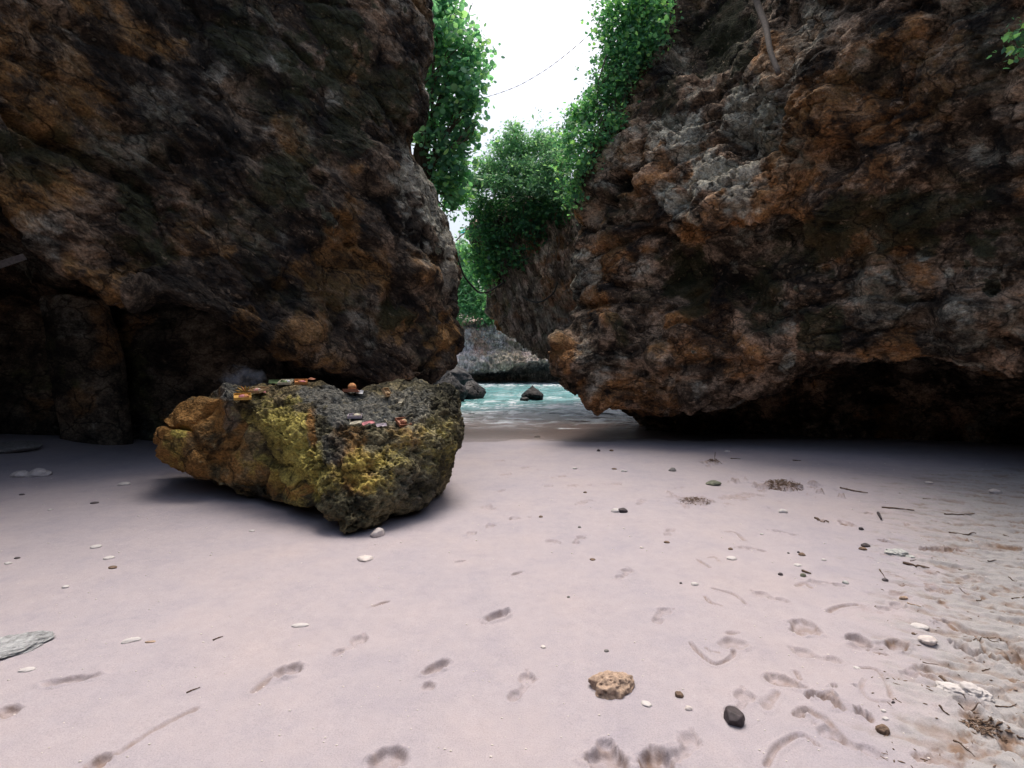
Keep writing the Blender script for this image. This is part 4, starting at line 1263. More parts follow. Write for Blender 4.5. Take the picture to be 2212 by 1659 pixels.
D2 = 10.75
ivy = [(1345, 10, 50, 40, D2), (1385, 40, 45, 50, D2), (1330, 70, 40, 40, D2 + .2), (1370, 110, 42, 45, D2), (1322, 125, 34, 40, D2 + .2), (1345, 165, 36, 36, D2), (1308, 180, 32, 30, D2 + .2), (1395, 95, 28, 46, D2 - .2), (1300, 215, 36, 26, D2 + .1), (1262, 240, 34, 22, D2 + .3), (1330, 215, 26, 26, D2), (1240, 262, 24, 24, D2 + .4), (1280, 255, 34, 22, D2 + .1), (1232, 300, 20, 30, D2 + .2), (1236, 345, 20, 34, D2), (1242, 395, 18, 30, D2 - .1), (1262, 300, 26, 26, D2 - .3), (1258, 350, 22, 26, D2 - .4), (1236, 425, 18, 20, D2), (1300, 290, 20, 18, D2 - .3), (1330, 262, 24, 18, D2 - .3), (1420, 30, 26, 30, D2 - .2), (1415, 75, 16, 30, D2 - .3), (1300, 45, 16, 18, D2 + .3), (1400, 10, 30, 30, D2), (1290, 158, 14, 14, D2 + .3)]
plant('climber', 'bright green ivy draped down the upper left edge of the right cliff', 'climber', ivy, L_IVY, 0.070, 25, 'heart', at(1440, -60, 11.6), per=1.25, csize=.12, r0=.03)

D3 = 15.6
shrub = [(1108, 292, 22, 24, D3), (1090, 325, 34, 26, D3), (1130, 330, 34, 28, D3 + .3), (1165, 312, 34, 28, D3), (1195, 320, 26, 36, D3 - .6), (1060, 360, 36, 24, D3), (1100, 370, 40, 26, D3 - .2), (1145, 372, 40, 30, D3 - .3), (1185, 375, 34, 36, D3 - .7), (1035, 392, 34, 18, D3), (1075, 398, 40, 18, D3 - .4), (1125, 405, 44, 18, D3 - .5), (1172, 410, 40, 20, D3 - .8), (1010, 400, 20, 16, D3), (1208, 360, 22, 50, D3 - 1.2), (1215, 410, 20, 26, D3 - 1.3)]
sprig = at(1168, 262, D3) + rng.normal(size=(26, 3)) * np.array([.12, .1, .22])
plant('shrub', 'dense blue-green bush crowning the middle overhanging rock against the sky', 'shrub', shrub, L_SHRUB, 0.10, 27, 'oval', at(1170, 440, 16.2), per=3.6, csize=.12, extra=sprig, r0=.05)
dark = [(1020, 430, 26, 20, 16.4), (1035, 470, 30, 34, 16.4), (1080, 450, 40, 30, 15.9), (1130, 450, 42, 30, 15.4), (1180, 455, 40, 30, 14.9), (1062, 510, 34, 36, 16.0), (1105, 505, 38, 36, 15.6), (1150, 500, 36, 34, 15.1), (1095, 555, 34, 34, 15.8), (1130, 560, 26, 30, 15.4), (1050, 440, 34, 20, 16), (1215, 450, 22, 34, 14.6)]
plant('climber', 'dark green curtain of creepers hanging below the bush on the middle rock', 'climber', dark, L_DARK, 0.09, 29, 'heart', at(1150, 430, 16.0), per=1.2, csize=.13, r0=.03)
bright = [(1010, 512, 12, 18, 16.6), (1020, 545, 18, 26, 16.5), (1036, 580, 22, 24, 16.4), (1060, 560, 24, 28, 16.2), (1058, 600, 24, 18, 16.2), (1080, 590, 22, 22, 16.0), (1042, 615, 18, 12, 16.3)]
plant('climber', 'vivid light green leafy creeper on the left tip of the middle rock', 'climber', bright, L_IVY, 0.10, 33, 'heart', at(1090, 520, 16.4), per=1.3, csize=.13, r0=.03)
fs = [(995, 620, 22, 20, 37.5), (1020, 640, 28, 22, 37.5), (1000, 660, 22, 18, 37), (1032, 668, 28, 16, 37), (1055, 655, 20, 20, 37.4), (1058, 684, 16, 14, 37), (985, 690, 8, 10, 37), (1012, 600, 18, 16, 38)]
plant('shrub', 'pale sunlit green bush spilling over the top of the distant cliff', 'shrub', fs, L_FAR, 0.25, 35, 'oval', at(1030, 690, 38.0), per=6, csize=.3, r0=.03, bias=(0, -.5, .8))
ft = [(990, 545, 14, 24, 44), (984, 580, 14, 26, 44), (1005, 560, 14, 24, 45), (1000, 590, 20, 18, 45)]
plant('tree', 'hazy blue-green tree far off in the gap between the rocks', 'tree', ft, L_SHRUB, 0.28, 36, 'oval', atz(995, 45.5, 6.0), per=6, csize=.3, r0=.12)
wl = [(1110, 655, 60, 14, 39.5), (1180, 640, 60, 16, 39.5), (940, 680, 50, 14, 39.5)]
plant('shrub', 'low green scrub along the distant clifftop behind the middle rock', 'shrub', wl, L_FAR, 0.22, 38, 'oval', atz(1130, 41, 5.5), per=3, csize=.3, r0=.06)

plant('climber', 'few yellowish leaves hanging in the upper right corner on the dark cliff', 'climber', [(2200, 110, 18, 22, 5.2), (2215, 60, 20, 30, 5.2)], L_IVY, 0.05, 41, 'heart', at(2260, -20, 5.4), per=.3, csize=.07, r0=.008)

# hanging aerial roots under the creeper curtain
rr = np.random.default_rng(44)
root_group = 'aerial roots hanging from the middle rock'
proto = None
for i in range(16):
    px = rr.uniform(1085, 1250); Dm = np.interp(px, [1085, 1250], [15.9, 14.2]) - .25
    p0 = at(px, rr.uniform(430, 480), Dm); L_ = rr.uniform(1.2, 2.4)
    k = i % 5
    if i < 5:
        q = [np.array([0, 0, 0.])]
        for s in range(1, 7):
            q.append(np.array([rr.normal() * .05, rr.normal() * .04, -s / 6]))
        mb = MB(); mb.tube(smooth_path(q, 3), np.linspace(.014, .006, 19), 5)
        if proto is None: proto = []
        proto.append(mb.mesh('aerial_root'))
    o = obj('aerial_root', proto[k], M_BARK, loc=p0); o.scale = (1, 1, L_)
    tag(o, 'thin brown aerial root hanging straight down among the creepers on the middle rock', 'root', root_group)

mb = MB(); mb.tube(smooth_path([at(976, 520, 11.2), at(984, 540, 12.2), at(990, 562, 13.2), at(1003, 597, 13.4), at(1022, 620, 13.5), at(1036, 632, 13.6), at(1055, 630, 14.0), at(1090, 610, 15.4)], 5), np.full(36, .024), 6)
tag(obj('vine', mb.mesh('vine'), M_VINE), 'thick black vine sagging across the gap beside the left cliff edge', 'vine')
mb = MB(); mb.tube(smooth_path([at(1128, 640, 15.3), at(1146, 650, 14.9), at(1168, 652, 14.5), at(1195, 634, 14.0), at(1205, 610, 13.9)], 5), np.full(21, .022), 6)
tag(obj('vine', mb.mesh('vine'), M_VINE), 'short dark vine looped against the streaked face of the middle rock', 'vine')
mb = MB(); mb.tube(smooth_path([at(1622, -40, 8.5), at(1637, 10, 8.4), at(1655, 60, 8.1), at(1664, 110, 7.8), at(1682, 158, 7.55)], 5), np.linspace(.055, .035, 21), 8)
tag(obj('hanging_root', mb.mesh('hanging_root'), M_ROOT), 'long pale tree root hanging down the dark upper face of the right cliff', 'root')
for i, (x0, y0, x1, y1, D_, lb) in enumerate([(1290, 215, 1310, 120, 10.7, 'slender bare stem slanting up through the ivy on the right cliff'), (1252, 330, 1318, 235, 10.6, 'pale dead stem hanging out below the ivy on the right cliff')]):
    mb = MB(); mb.tube(smooth_path([at(x0, y0, D_), at((x0 + x1) / 2 - 6, (y0 + y1) / 2 + 6, D_), at(x1, y1, D_)], 5), np.linspace(.012, .02, 11), 6)
    tag(obj('stem', mb.mesh('stem'), M_ROOT), lb, 'stem')

# string across the sky: darker knots along a thin line
rope = smooth_path([at(1290, 60, 10.9), at(1230, 112, 11.2), at(1180, 150, 11.5), at(1120, 185, 11.9), at(1060, 207, 12.2), at(1010, 216, 12.4)], 40)
mb = MB(); k = np.arange(len(rope)); mb.tube(rope, np.where((k // 5) % 2 == 0, .008, .004), 5)
tag(obj('rope', mb.mesh('rope'), plain('rope_fibre', (0.25, 0.2, 0.16), .9)), 'thin knotted rope strung across the white sky between both cliffs', 'rope')

# teal canopy on the far cliff top
tp_ = thing('canopy', 'tiny teal canopy on poles seen in the sky gap beside the left cliff', 'canopy', tuple(atz(1006, 38, 7.0)))
r = atz(1006, 38, 7.0)
mb = MB()
ap = at(1010, 489, 38) - r; cs = [at(x_, y_, D_) - r for x_, y_, D_ in ((992, 501, 37.4), (1028, 499, 37.4), (1030, 497, 38.8), (994, 499, 38.8))]
V_ = np.array([ap, *cs, *[c - np.array([0, 0, .12]) for c in cs]])
mb.add(V_, [[0, 1, 2, 0], [0, 2, 3, 0], [0, 3, 4, 0], [0, 4, 1, 0]][0:0] or np.array([[1, 2, 6, 5], [2, 3, 7, 6], [3, 4, 8, 7], [4, 1, 5, 8]]))
me_ = bpy.data.meshes.new('cover')
me_.from_pydata(V_.tolist(), [], [(0, 1, 2), (0, 2, 3), (0, 3, 4), (0, 4, 1), (1, 2, 6, 5), (2, 3, 7, 6), (3, 4, 8, 7), (4, 1, 5, 8), (5, 6, 7, 8)])
obj('cover', me_, plain('teal_cloth', (0.02, 0.5, 0.5), .6), tp_)
for c in cs:
    mb = MB(); e = c.copy(); e[2] = 0; mb.tube([e, (c + e) / 2, c], [.022] * 3, 6)
    obj('pole', mb.mesh('pole'), M_BARK, tp_)
mb = MB(); mb.tube(smooth_path([at(985, 520, 37.5) - r, at(997, 508, 37.4) - r, at(1012, 500, 37.4) - r], 4), [.05] * 9, 6)
obj('rail', mb.mesh('rail'), M_BARK, tp_)

# ------------------------------------------------------------------ stones, shells and twigs on the sand
MS = {
 'white': plain('white_coral', (0.50, 0.475, 0.47), .8, .12, 25),
 'pale': plain('pale_stone', (0.55, 0.50, 0.48), .8, .2, 25),
 'tan': plain('tan_coral', (0.36, 0.265, 0.20), .9, .5, 60, .6),
 'grey': plain('grey_stone', (0.22, 0.21, 0.20), .8, .4, 30),
 'dark': plain('dark_stone', (0.05, 0.04, 0.045), .6, .5, 40),
 'brown': plain('brown_stone', (0.16, 0.11, 0.08), .85, .5, 40),
 'olive': plain('olive_stone', (0.14, 0.15, 0.11), .8, .5, 30),
 'twig': plain('brown_twig', (0.11, 0.075, 0.055), .85, .4, 40),
 'crust': plain('crusted_stone', (0.38, 0.39, 0.38), .9, .4, 40, .6)}


def stone(px, py, w, h, col, label, name='pebble', cat=None, seed=None, depth=.8, group=None, rz=0.0, tilt=0.0, **kw):
    p = gpt(px, py)
    D = p[1]
    seed = seed or int(px * 7 + py) % 977
    if w < 30: w, h = w * .88, h * .9
    hx = w / 2 / F * D; hz = max(h / 2 / F * D, .003)
    kw.setdefault('sub', 4 if w > 24 else 3)
    me = rock_mesh(name, (hx, hx * depth, hz), seed, **kw)
    o = obj(name, me, MS[col] if isinstance(col, str) else col, loc=(p[0], p[1], ground_z(p[0], p[1]) + hz * .28))
    o.rotation_euler = (tilt, 0, rz)
    return tag(o, label, cat or name.replace('_', ' '), group)


stone(1323, 1487, 92, 50, 'tan', 'largest loose lump in the foreground, porous tan coral on smooth sand', 'coral_chunk', 'coral', sub=5, pits=.13, lump=.4, rz=.25, depth=.7)
stone(1585, 1561, 46, 42, 'dark', 'dark purple-grey angular stone with one chipped corner near bottom centre', 'stone', sub=5, angular=1.0, lump=.1, fine=.03, depth=1.0)
stone(1467, 1507, 24, 18, 'brown', 'small rough brown lump between the tan coral and dark angular stone', 'stone', angular=.6, pits=.1, sub=4)
stone(1487, 1536, 17, 12, 'pale', 'round sand-coloured pebble just above left of the dark angular stone')
stone(1396, 1524, 26, 8, 'white', 'crumbled white coral smear lying right of the tan coral lump', 'coral_chunk', 'coral', pits=.1, rz=-.8)
stone(1345, 1107, 26, 16, 'dark', 'black stone fused to a white one in the middle of the sand', 'stone', angular=.8, sub=4)
stone(1331, 1106, 26, 14, 'white', 'white chunk pressed against the black stone mid sand', 'stone', angular=.5, sub=4)
stone(1542, 1046, 34, 14, 'olive', 'flat grey-green oval stone beside the sandy scuff mounds', 'stone', angular=.6, sub=4, depth=.9)
stone(1453, 1018, 18, 14, 'grey', 'small upright grey stone with a flat base, upper middle sand', 'stone', angular=.7, sub=4)
stone(1691, 1107, 22, 12, 'white', 'smooth white oval pebble below the brown debris heap')
stone(1293, 974, 9, 8, 'dark', 'tiny black pebble nearest the water edge, left of a brown one')
stone(1321, 974, 10, 7, 'brown', 'tiny brown pebble right of the black one near the water edge')
stone(1571, 976, 13, 6, 'pale', 'pale flat pebble near the shadow line of the right cliff')
stone(1242, 1013, 12, 6, 'white', 'flat white pebble standing alone left of the short dark one', )
stone(1327, 1014, 13, 5, 'brown', 'thin dark flat pebble touching a white one, upper middle sand')
stone(1348, 1019, 14, 7, 'white', 'rounded white pebble right of the thin dark flat one')
stone(1264, 1065, 9, 5, 'brown', 'little brown pebble up left of the black and white stones')
stone(1168, 1117, 10, 6, 'brown', 'brown pebble in the open sand right of the big boulder')
stone(1252, 1141, 9, 6, 'grey', 'grey pebble below left of the black and white stones')
stone(1440, 1173, 14, 6, 'brown', 'elongated brown pebble below right of the black and white stones')
stone(1386, 1184, 10, 5, 'pale', 'small dull pebble left of the elongated brown pebble')
stone(1280, 1210, 14, 5, 'brown', 'flat brown pebble alone on centre sand')
stone(1578, 1187, 11, 7, 'brown', 'small brown pebble just above a white shell fragment')
stone(1580, 1207, 24, 8, 'white', 'white shell fragment below a small brown pebble', 'shell', rz=.2)
stone(1645, 1155, 8, 5, 'white', 'tiny white pebble right of a curved groove in the sand')
stone(1228, 1291, 8, 6, 'grey', 'dark speck of stone alone in the wide centre sand')
stone(1310, 1407, 11, 8, 'grey', 'grey pebble alone above the tan coral lump')
stone(1173, 1399, 14, 7, 'pale', 'pale pebble far left of the tan coral lump')
stone(1471, 1262, 7, 5, 'dark', 'tiny dark pebble left of a white smudge of coral')
stone(1500, 1264, 18, 8, 'white', 'white coral smudge right of a tiny dark pebble', 'coral_chunk', 'coral', pits=.08)
stone(1732, 1199, 18, 9, 'brown', 'dark oval stone under a tiny black pebble, right middle sand', 'stone', angular=.4)
stone(1725, 1194, 7, 6, 'dark', 'tiny black pebble perched above the dark oval stone')
stone(1703, 1195, 6, 4, 'dark', 'smallest dark pebble left of the dark oval stone')
stone(1723, 1221, 18, 6, 'white', 'flat white flake below the dark oval stone', 'shell')
stone(1686, 1242, 12, 8, 'dark', 'dark pebble left of the round olive snail shell')
stone(1735, 1245, 14, 11, 'olive', 'round olive snail shell beneath a short thick twig', 'shell')
stone(1780, 1210, 12, 6, 'white', 'white pebble right of the dark oval stone')
stone(1860, 1144, 11, 10, 'dark', 'round black pebble beside a hollow in the right sand')
stone(1870, 1180, 22, 9, 'dark', 'flat black oval stone tilted over a brown one', 'stone', tilt=.2)
stone(1864, 1187, 20, 9, 'brown', 'brown stone lying under the flat black oval one', 'stone', angular=.5)
stone(1826, 1259, 16, 9, 'crust', 'grey mottled pebble at the left rim of the trampled sand', pits=.08)
stone(1912, 1253, 14, 8, 'dark', 'dark pebble at the foot of a thin slanting twig')
stone(1935, 1196, 46, 14, 'crust', 'grey-white crusty rock, the widest in the trampled sand', 'stone', sub=5, pits=.12, lump=.4)
stone(1966, 1203, 22, 7, 'crust', 'small crusty piece broken off the right end of wide crusty rock', 'stone', pits=.12, sub=4)
stone(2148, 1064, 26, 12, 'pale', 'pale round stone at the right near the cave shadow', 'stone', sub=4)
stone(2007, 1043, 18, 7, 'pale', 'flat pale stone in the dusk at the cave edge', 'stone')
stone(1986, 1352, 34, 9, 'white', 'flat white coral piece above the lumpy white one at right', 'coral_chunk', 'coral', pits=.06, angular=.6)
stone(2004, 1388, 34, 18, 'pale', 'lumpy off-white coral below a flat white piece at right', 'coral_chunk', 'coral', pits=.12, sub=4)
stone(2060, 1497, 60, 26, 'white', 'big white crumbly coral rock at lower right, its left half', 'coral_chunk', 'coral', pits=.12, sub=5, lump=.4)
stone(2102, 1504, 66, 34, 'white', 'big white crumbly coral rock at lower right, its right half', 'coral_chunk', 'coral', pits=.12, sub=5, lump=.4)
stone(1908, 1580, 30, 22, 'brown', 'brown and white pitted lump near the bottom right', 'stone', sub=4, pits=.14, angular=.4)
stone(1908, 1539, 12, 8, 'white', 'upper of two white bits above the brown pitted lump')
stone(1913, 1557, 14, 8, 'white', 'lower of two white bits above the brown pitted lump')
stone(1930, 1521, 9, 7, 'dark', 'tiny dark stone at the toe of the outlined footprint')
stone(1851, 1446, 16, 6, 'white', 'white shell at the heel of the outlined footprint', 'shell', rz=-.6)
stone(1973, 1369, 9, 7, 'brown', 'little brown pebble left of the lumpy off-white coral')
stone(815, 1154, 34, 24, 'pale', 'pale blocky stone touching the front foot of the big boulder', 'stone', angular=.8, sub=4, depth=1.0)
stone(789, 1207, 38, 12, 'pale', 'flat pale slab stone lying in front of the big boulder', 'stone', angular=.6, sub=4)
stone(544, 1147, 14, 5, 'white', 'flat white pebble in the shadow under the big boulder')
stone(207, 1182, 24, 7, 'white', 'thin white chip at left, upper of a close pair', 'shell', rz=.2)
stone(235, 1207, 24, 7, 'white', 'thin white chip at left, lower of a close pair', 'shell', rz=.2)
stone(244, 1228, 20, 7, 'brown', 'brown pebble right under the close pair of white chips')
stone(285, 1385, 36, 9, 'white', 'long white flake beside a tan sliver, left foreground', 'shell', rz=.4, depth=.4)
stone(325, 1388, 24, 5, 'tan', 'tan sliver right of the long white flake', 'bark_sliver', 'bark', rz=.1, depth=.4)
stone(648, 1350, 34, 7, 'white', 'bent white bit of shell alone below the big boulder', 'shell', rz=.2, depth=.4)
stone(141, 1270, 16, 7, 'white', 'white shell bit at left below the close pair of chips', 'shell')
stone(37, 1206, 13, 5, 'dark', 'dark flat pebble by the left border above a white one')
stone(17, 1218, 16, 6, 'white', 'white pebble at the left border under a dark one')
stone(60, 1449, 32, 7, 'white', 'flat white flake just below the grey rocky patch at left', 'shell', rz=.25, depth=.5)
stone(268, 1046, 28, 9, 'white', 'pale disc-like stone on the sand left of the big boulder', 'stone', sub=4, lump=.1, fine=.01)
stone(204, 1087, 19, 5, 'dark', 'flat dark pebble below left of the pale disc-like stone')
stone(108, 1102, 12, 4, 'white', 'short white chip in the dim sand at far left', 'shell')
stone(84, 1026, 42, 24, 'pale', 'rounded grey rock, the larger of two in the dim left sand', 'stone', sub=4, lump=.3)
stone(45, 1028, 34, 18, 'pale', 'rounded grey rock, the smaller of two in the dim left sand', 'stone', sub=4, lump=.3)
stone(47, 1069, 12, 4, 'dark', 'thin dark pebble below the two rounded grey rocks')
stone(30, 975, 100, 26, 'grey', 'long low grey rock in the gloom at the foot of the left cave', 'stone', sub=4, lump=.3, angular=.5)
stone(1160, 944, 16, 6, 'dark', 'dark pebble washed at the edge of the shallow water')
# half buried grey rock at the left border
stone(4, 1402, 165, 15, plain('grey_green_rock', (0.27, 0.28, 0.29), .9, .6, 30, .9), 'rough blue-grey rocky patch poking from the sand at the left border', 'rock', sub=6, pits=.09, lump=.25, fine=.1, depth=.75, rz=.5)


def twig(px0, py0, px1, py1, r, label, group=None, col='twig', bend=.1, name='twig'):
    a = gpt(px0, py0); b_ = gpt(px1, py1)
    mm = (a + b_) / 2 + np.array([random.uniform(-bend, bend), random.uniform(-bend, bend), 0]) * np.linalg.norm(b_ - a)
    q = smooth_path([a, (a + mm) / 2, mm, (mm + b_) / 2, b_], 3)
    for i in range(len(q)): q[i, 2] = ground_z(q[i, 0], q[i, 1]) + r * .7
    mb = MB(); r = r * .7; mb.tube(q - a, np.linspace(r, r * .5, len(q)) * (1 + .2 * rng.normal(size=len(q))).clip(.6, 1.4), 6)
    o = obj(name, mb.mesh(name), MS[col], loc=a)
    return tag(o, label, 'twig', group)


twig(1897, 1110, 1904, 1124, .02, 'short thick black stick standing out on right middle sand', col='dark')
twig(1732, 1234, 1752, 1241, .012, 'short thick twig lying over the olive snail shell')
twig(1900, 1231, 1912, 1250, .006, 'thin slanting twig leading to a dark pebble')
twig(460, 1384, 482, 1376, .006, 'little dark twig alone between long white flake and bent shell')
twig(403, 1496, 432, 1484, .005, 'small twig alone in the lower left foreground')
twig(1545, 978, 1560, 1003, .008, 'thin straight stalk sticking out of the small debris tuft')
twig(1578, 991, 1600, 992, .010, 'dark straight twig right of the small debris tuft')
twig(1712, 995, 1730, 996, .012, 'dark twig above the brown debris heap near the shadow')
twig(1905, 1097, 1975, 1102, .012, 'long dark twig across the upper trampled sand')
twig(2040, 1111, 2105, 1113, .010, 'long thin twig right of the long dark one')
twig(2050, 1152, 2108, 1153, .010, 'level thin twig above the dark hollow at right')
twig(1950, 1219, 2008, 1231, .014, 'thick tapering twig below the wide crusty rock')
twig(1815, 1055, 1875, 1066, .014, 'bent twig at the upper left of the trampled sand')
twig(2030, 1462, 2056, 1478, .014, 'dark thick twig above the big white coral rock')
twig(2029, 1532, 2052, 1546, .006, 'slim twig left of the debris under the big white coral')
twig(1760, 1121, 1790, 1130, .016, 'dark stick at the hollow left of the round black pebble')
twig(1960, 1302, 1990, 1313, .006, 'crooked yellow-brown twig with a dry leaf at its end', col='tan')
stone(1952, 1292, 22, 9, 'tan', 'curled tan dry leaf at the end of a crooked twig', 'dry_leaf', 'leaf', depth=.5)
r3 = random.Random(17)
for i in range(22):
    px_ = 1880 + 320 * r3.random() ** .8; py_ = 1070 + 570 * r3.random()
    if px_ < 1990 and py_ > 1330: px_ += 150
    L_ = r3.uniform(8, 26) * (py_ - 700) / 450; an = r3.uniform(-.25, .75)
    twig(px_, py_, px_ + L_, py_ + L_ * an, r3.uniform(.003, .007), 'thin dark brown twig lying among the churned sand along the right side', 'twigs in the churned sand at right')

# debris heaps: many scraps nobody could count
def heap(px, py, wpx, h, n_, seed, label):
    rr = np.random.default_rng(seed)
    c = gpt(px, py); s = wpx / 2 / F * c[1]
    mb = MB()
    for _ in range(n_):
        a_ = rr.uniform(0, 6.28); q = rr.random() ** .6
        x_ = c[0] + math.cos(a_) * q * s; y_ = c[1] + math.sin(a_) * q * s * .8
        z_ = ground_z(x_, y_) + h * (1 - q) * rr.random()
        L_ = rr.uniform(.012, .045); th = rr.uniform(0, 3.14)
        d_ = np.array([math.cos(th), math.sin(th), rr.normal() * .3]) * L_ / 2
        p_ = np.array([x_, y_, z_ + .004])
        mb.tube([p_ - d_, p_ + rr.normal(size=3) * .004, p_ + d_], [.0015, rr.uniform(.0015, .005), .001], 5)
    o = obj('leaf_litter', mb.mesh('leaf_litter'), MS['brown']); tag(o, label, 'debris', kind='stuff')


heap(1690, 1052, 84, .045, 420, 1, 'brown heap of twig and leaf scraps on the right middle sand')
heap(1541, 1001, 26, .04, 90, 2, 'small brown debris tuft near the shadow of the right cliff')
heap(1500, 1085, 66, .02, 120, 3, 'thin scatter of sandy scraps left of the brown heap')
heap(2130, 1570, 80, .006, 110, 4, 'dark scraps in the furrow under the big white coral')
rr = np.random.default_rng(66); mb = MB()
for _ in range(170):
    px = 2260 - 380 * rr.random() ** 1.3; py = 1040 + 620 * rr.random()
    p = gpt(px, py); th = rr.uniform(0, 3.14); L_ = rr.uniform(.006, .028)
    d_ = np.array([math.cos(th), math.sin(th), 0]) * L_ / 2; p[2] = ground_z(p[0], p[1]) + .002
    mb.tube([p - d_, p, p + d_], [.001, rr.uniform(.0015, .0035), .001], 4)
o = obj('leaf_litter', mb.mesh('leaf_litter'), MS['brown']); tag(o, 'fine brown litter sprinkled over the trampled right sand', 'debris', kind='stuff')
# shell grit
rr = np.random.default_rng(91); mbs = MB(); Vo, Fo = _ICO[2]
for _ in range(420):
    px = rr.uniform(-50, 2260); py = 990 + 660 * rr.random() ** 1.1
    p = gpt(px, py); s = rr.uniform(.0025, .006) * (1 if py > 1200 else 1.6)
    if 330 < px < 990 and py < 1110: continue
    mbs.V.append(Vo * np.array([s, s * .8, s * .45]) + np.array([p[0], p[1], ground_z(p[0], p[1]) + s * .2])); mbs.F.append(Fo + mbs.n); mbs.n += len(Vo)
o = obj('shell_grit', mbs.mesh('shell_grit'), MS['pale']); tag(o, 'fine pale shell grit sprinkled over the open sand', 'grit', kind='stuff')

# ------------------------------------------------------------------ offerings on the boulder
MO = {k: plain('offering_' + k, tuple(x * .72 + .10 * sum(c) / 3 for x in c), .7, .25, 40, .1) for k, c in dict(yellow=(.62, .34, .04), orange=(.6, .24, .05), pink=(.6, .2, .22), cream=(.68, .62, .45), white=(.78, .78, .8), straw=(.5, .33, .16), rust=(.38, .14, .07), leafgreen=(.2, .3, .12), lav=(.5, .42, .48)).items()}


def on_boulder(px, py):
    h = hit(px, py)
    if h[0] is None: h = hit(px, py + 8)
    if h[0] is None: h = hit(px, py + 20)
    n_ = np.array(h[1]); n_ = n_ if n_[1] < 0.3 or n_[2] > 0 else -n_
    return np.array(h[0]) + n_ * .018, n_


def basket(px, py, w_, wall, fill, label, rz=.3, tilt=0.25):
    """square plaited palm-leaf tray with a rim and contents"""
    p, n_ = on_boulder(px, py)
    s = w_ * .8 / 2 / F * p[1]
    o = thing('offering_basket', label, 'offering', tuple(p + np.array([0, 0, .012])))
    mb = MB(); mb.box((0, 0, .004), (s, s, .003)); obj('tray', mb.mesh('tray', False), MO[wall], o)
    mb = MB()
    for (cx, cy, hx, hy) in ((0, s + .002, s + .004, .002), (0, -s - .002, s + .004, .002), (s + .002, 0, .002, s), (-s - .002, 0, .002, s)):
        mb.box((cx, cy, .014), (hx, hy, .014))
    obj('rim', mb.mesh('rim', False), MO[wall], o)
    rr_ = np.random.default_rng(int(px))
    for k_, f_ in enumerate(fill):
        V_, F_ = _ICO[3]
        r_ = 1 + .5 * fbm(V_ + px + k_, 2.2, 3, 4)
        q = rr_.uniform(-.35, .35, 2) * s
        me_ = mesh_np('flower', V_ * r_[:, None] * np.array([s * .5, s * .45, .014]) + np.array([q[0], q[1], .022]), F_)
        obj('flower', me_, MO[f_], o)
    o.rotation_euler = (tilt, 0, rz)
    return o


def fan(px, py, w_, cols, label, rz=0.0):
    p, n_ = on_boulder(px, py)
    s = w_ / 2 / F * p[1]
    o = thing('palm_fan', label, 'offering', tuple(p + np.array([0, 0, .02])))
    for i in range(7):
        a_ = math.radians(20 + i * 23)
        mb = MB()
        e = np.array([math.cos(a_) * s, -.02 + .02 * math.sin(a_), math.sin(a_) * s * .75 + .01])
        mb.tube([np.zeros(3), e * .6, e], [.003, .010, .003], 4)
        obj('leaf_blade', mb.mesh('leaf_blade', False), MO[cols[i % len(cols)]], o)
    o.rotation_euler = (.3, 0, rz)
    return o


basket(528, 862, 40, 'yellow', ['orange', 'pink'], 'lower yellow and pink palm-leaf basket at the left end of the boulder top', .5)
basket(560, 850, 36, 'straw', ['pink', 'cream'], 'straw-coloured basket just behind the yellow fan on the boulder', -.3)
fan(532, 850, 44, ['yellow', 'orange', 'yellow'], 'spread yellow palm-leaf fan at left on the boulder top')
basket(620, 832, 30, 'cream', ['white', 'leafgreen'], 'cream basket with green scraps along the boulder top', .1)
basket(652, 832, 30, 'orange', ['pink', 'orange'], 'flattened orange and red basket on the boulder crest', .4)
basket(770, 905, 34, 'lav', ['cream', 'cream'], 'pale cup-shaped offering with cream pieces in the boulder hollow', .2, .1)
basket(868, 917, 32, 'rust', ['rust', 'straw'], 'rust-brown slatted basket lying on the right of the boulder', .7, .5)
basket(837, 852, 24, 'straw', ['straw'], 'upright tan basket leaning on the right hump of the boulder', 1.2, 1.0)
p, _n = on_boulder(760, 852)
o = thing('coconut_offering', 'round orange-tan coconut on a small tray in the notch of the boulder top', 'offering', tuple(p + np.array([0, .0, .02])))
mb = MB(); mb.box((0, 0, .0), (.085, .06, .006)); mb.box((0, -.06, .014), (.085, .004, .016)); obj('tray', mb.mesh('tray', False), MO['rust'], o)
V_, F_ = _ICO[4]; rr_ = 1 + .06 * fbm(V_, 2, 3, 3)
ball = mesh_np('shell', V_ * rr_[:, None] * .046 + np.array([.0, 0, .048]), F_); obj('shell', ball, plain('coconut_husk', (.5, .24, .1), .8, .4, 30, .4), o)


sm = bpy.data.meshes.new('smoke')
V_, F_ = _ICO[4]
k_ = 1 + .35 * fbm(V_, 1.3, 3, 5)
sm = mesh_np('smoke', V_ * k_[:, None] * np.array([.30, .2, .16]), F_)
m, t, b = new_mat('incense_smoke')
t.nodes.remove(b)
pv = N(t, 'ShaderNodeVolumePrincipled')
pv.inputs['Color'].default_value = (.75, .82, 1, 1)
co = N(t, 'ShaderNodeTexCoord').outputs['Object']
t.links.new(math_n(t, 'MULTIPLY', ramp(t, noise(t, co, 6, 4, .6), [(.45, 0.0), (.7, 1.0)]), 1.4), pv.inputs['Density'])
t.links.new(pv.outputs[0], t.nodes['Material Output'].inputs['Volume'])
tag(obj('smoke', sm, m, loc=at(520, 815, 6.75)), kind='stuff', label='faint bluish incense smoke drifting behind the left end of the boulder')


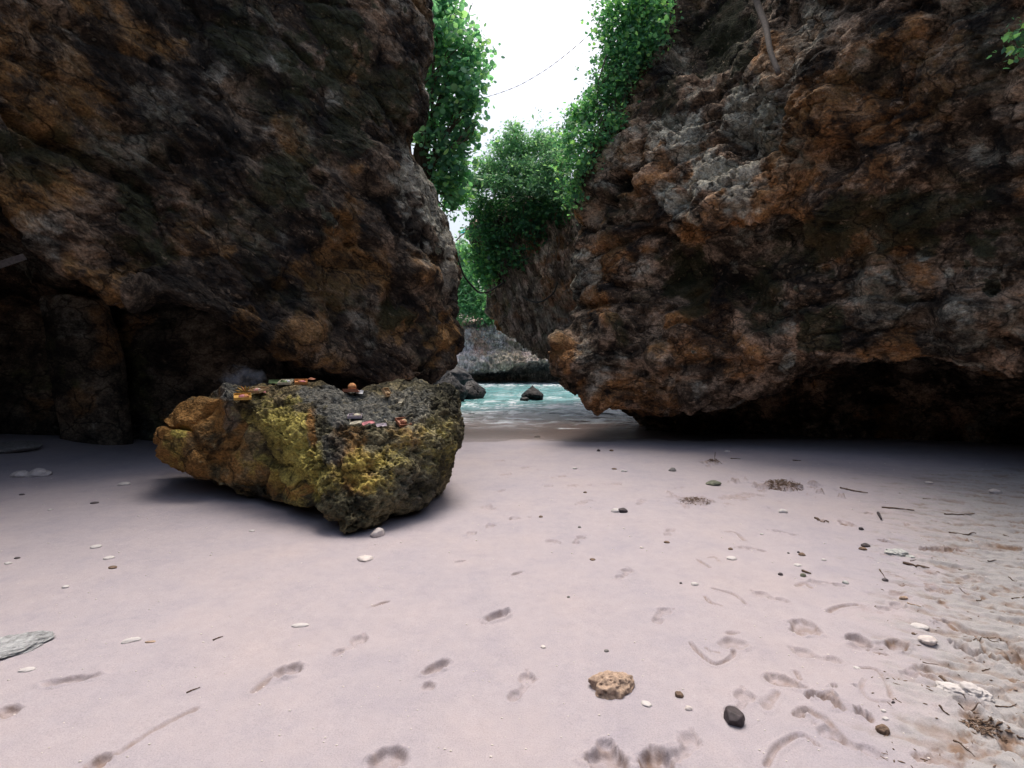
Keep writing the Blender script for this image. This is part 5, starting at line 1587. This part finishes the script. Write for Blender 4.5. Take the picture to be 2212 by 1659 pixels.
def scrap(px, py, w_, h_, col, label, rz=0.0, name='paper_scrap', cat='scrap', seed=1):
    p, n_ = on_boulder(px, py)
    s = w_ / 2 / F * p[1]; s2 = max(h_ / 2 / F * p[1], .004)
    rr_ = np.random.default_rng(seed + int(px))
    k = 6
    u, v_ = np.meshgrid(np.linspace(-1, 1, k), np.linspace(-1, 1, k))
    z = .3 * s * np.sin(u * 2 + rr_.random() * 3) * rr_.random() + rr_.normal(size=u.shape) * .06 * s
    top = np.stack([u * s, v_ * s2, z + .008], -1).reshape(-1, 3)
    bot = top - np.array([0, 0, .003])
    fq = grid_faces(k, k)
    ring = [0, 1, 2, 3, 4, 5, 11, 17, 23, 29, 35, 34, 33, 32, 31, 30, 24, 18, 12, 6]
    side = [[ring[i], ring[(i + 1) % 20], ring[(i + 1) % 20] + 36, ring[i] + 36] for i in range(20)]
    me_ = mesh_np(name, np.concatenate([top, bot]), np.concatenate([fq, fq + 36, np.array(side)]), True)
    o = obj(name, me_, MO[col], loc=tuple(p + n_ * .012))
    o.rotation_euler = (Vector(n_.tolist())).to_track_quat('Z', 'Y').to_euler()
    return tag(o, label, cat)


scrap(830, 868, 10, 16, 'white', 'small bright white paper scrap on the right slope of the boulder hollow')
scrap(766, 853, 14, 9, 'white', 'white scrap just under the coconut, left of two')
scrap(780, 850, 16, 9, 'white', 'white scrap just under the coconut, right of two')
scrap(793, 920, 30, 9, 'pink', 'pink curled wrapper on the front lip of the boulder hollow', seed=4)
scrap(820, 922, 26, 8, 'lav', 'greyish wrapper lying right of the pink curled one', seed=5)
scrap(770, 918, 26, 8, 'cream', 'cream wrapper lying left of the pink curled one', seed=6)
scrap(872, 868, 13, 11, 'cream', 'small cream petal cluster on the right hump of the boulder', name='petal', cat='petal')
scrap(580, 843, 30, 10, 'pink', 'pinkish strip between the straw basket and cream basket', seed=8)
scrap(600, 828, 40, 9, 'leafgreen', 'greenish flattened leaf strip on the boulder crest', name='leaf_strip', cat='leaf', seed=9)
scrap(672, 826, 24, 8, 'rust', 'dull red scrap at the right end of the crest offerings', seed=10)
scrap(640, 826, 22, 7, 'white', 'white crumpled bit between cream and orange baskets', seed=11)
rr = np.random.default_rng(5)
for i in range(12):                                   # dry straws
    px = rr.uniform(740, 960) if i < 6 else rr.uniform(895, 930); py = rr.uniform(845, 915)
    p, n_ = on_boulder(px, py)
    L_ = rr.uniform(.03, .09); th = rr.uniform(0, 6.28)
    d_ = np.array([math.cos(th), .2 * math.sin(th), math.sin(th) * .8]) * L_ / 2
    mb = MB(); mb.tube([-d_, n_ * .006, d_], [.002, .0025, .0015], 5)
    tag(obj('straw', mb.mesh('straw'), MO['cream'], loc=tuple(p + n_ * .012)), 'thin dry pale straw stuck to the right half of the boulder top', 'straw', 'dry straws on the boulder')
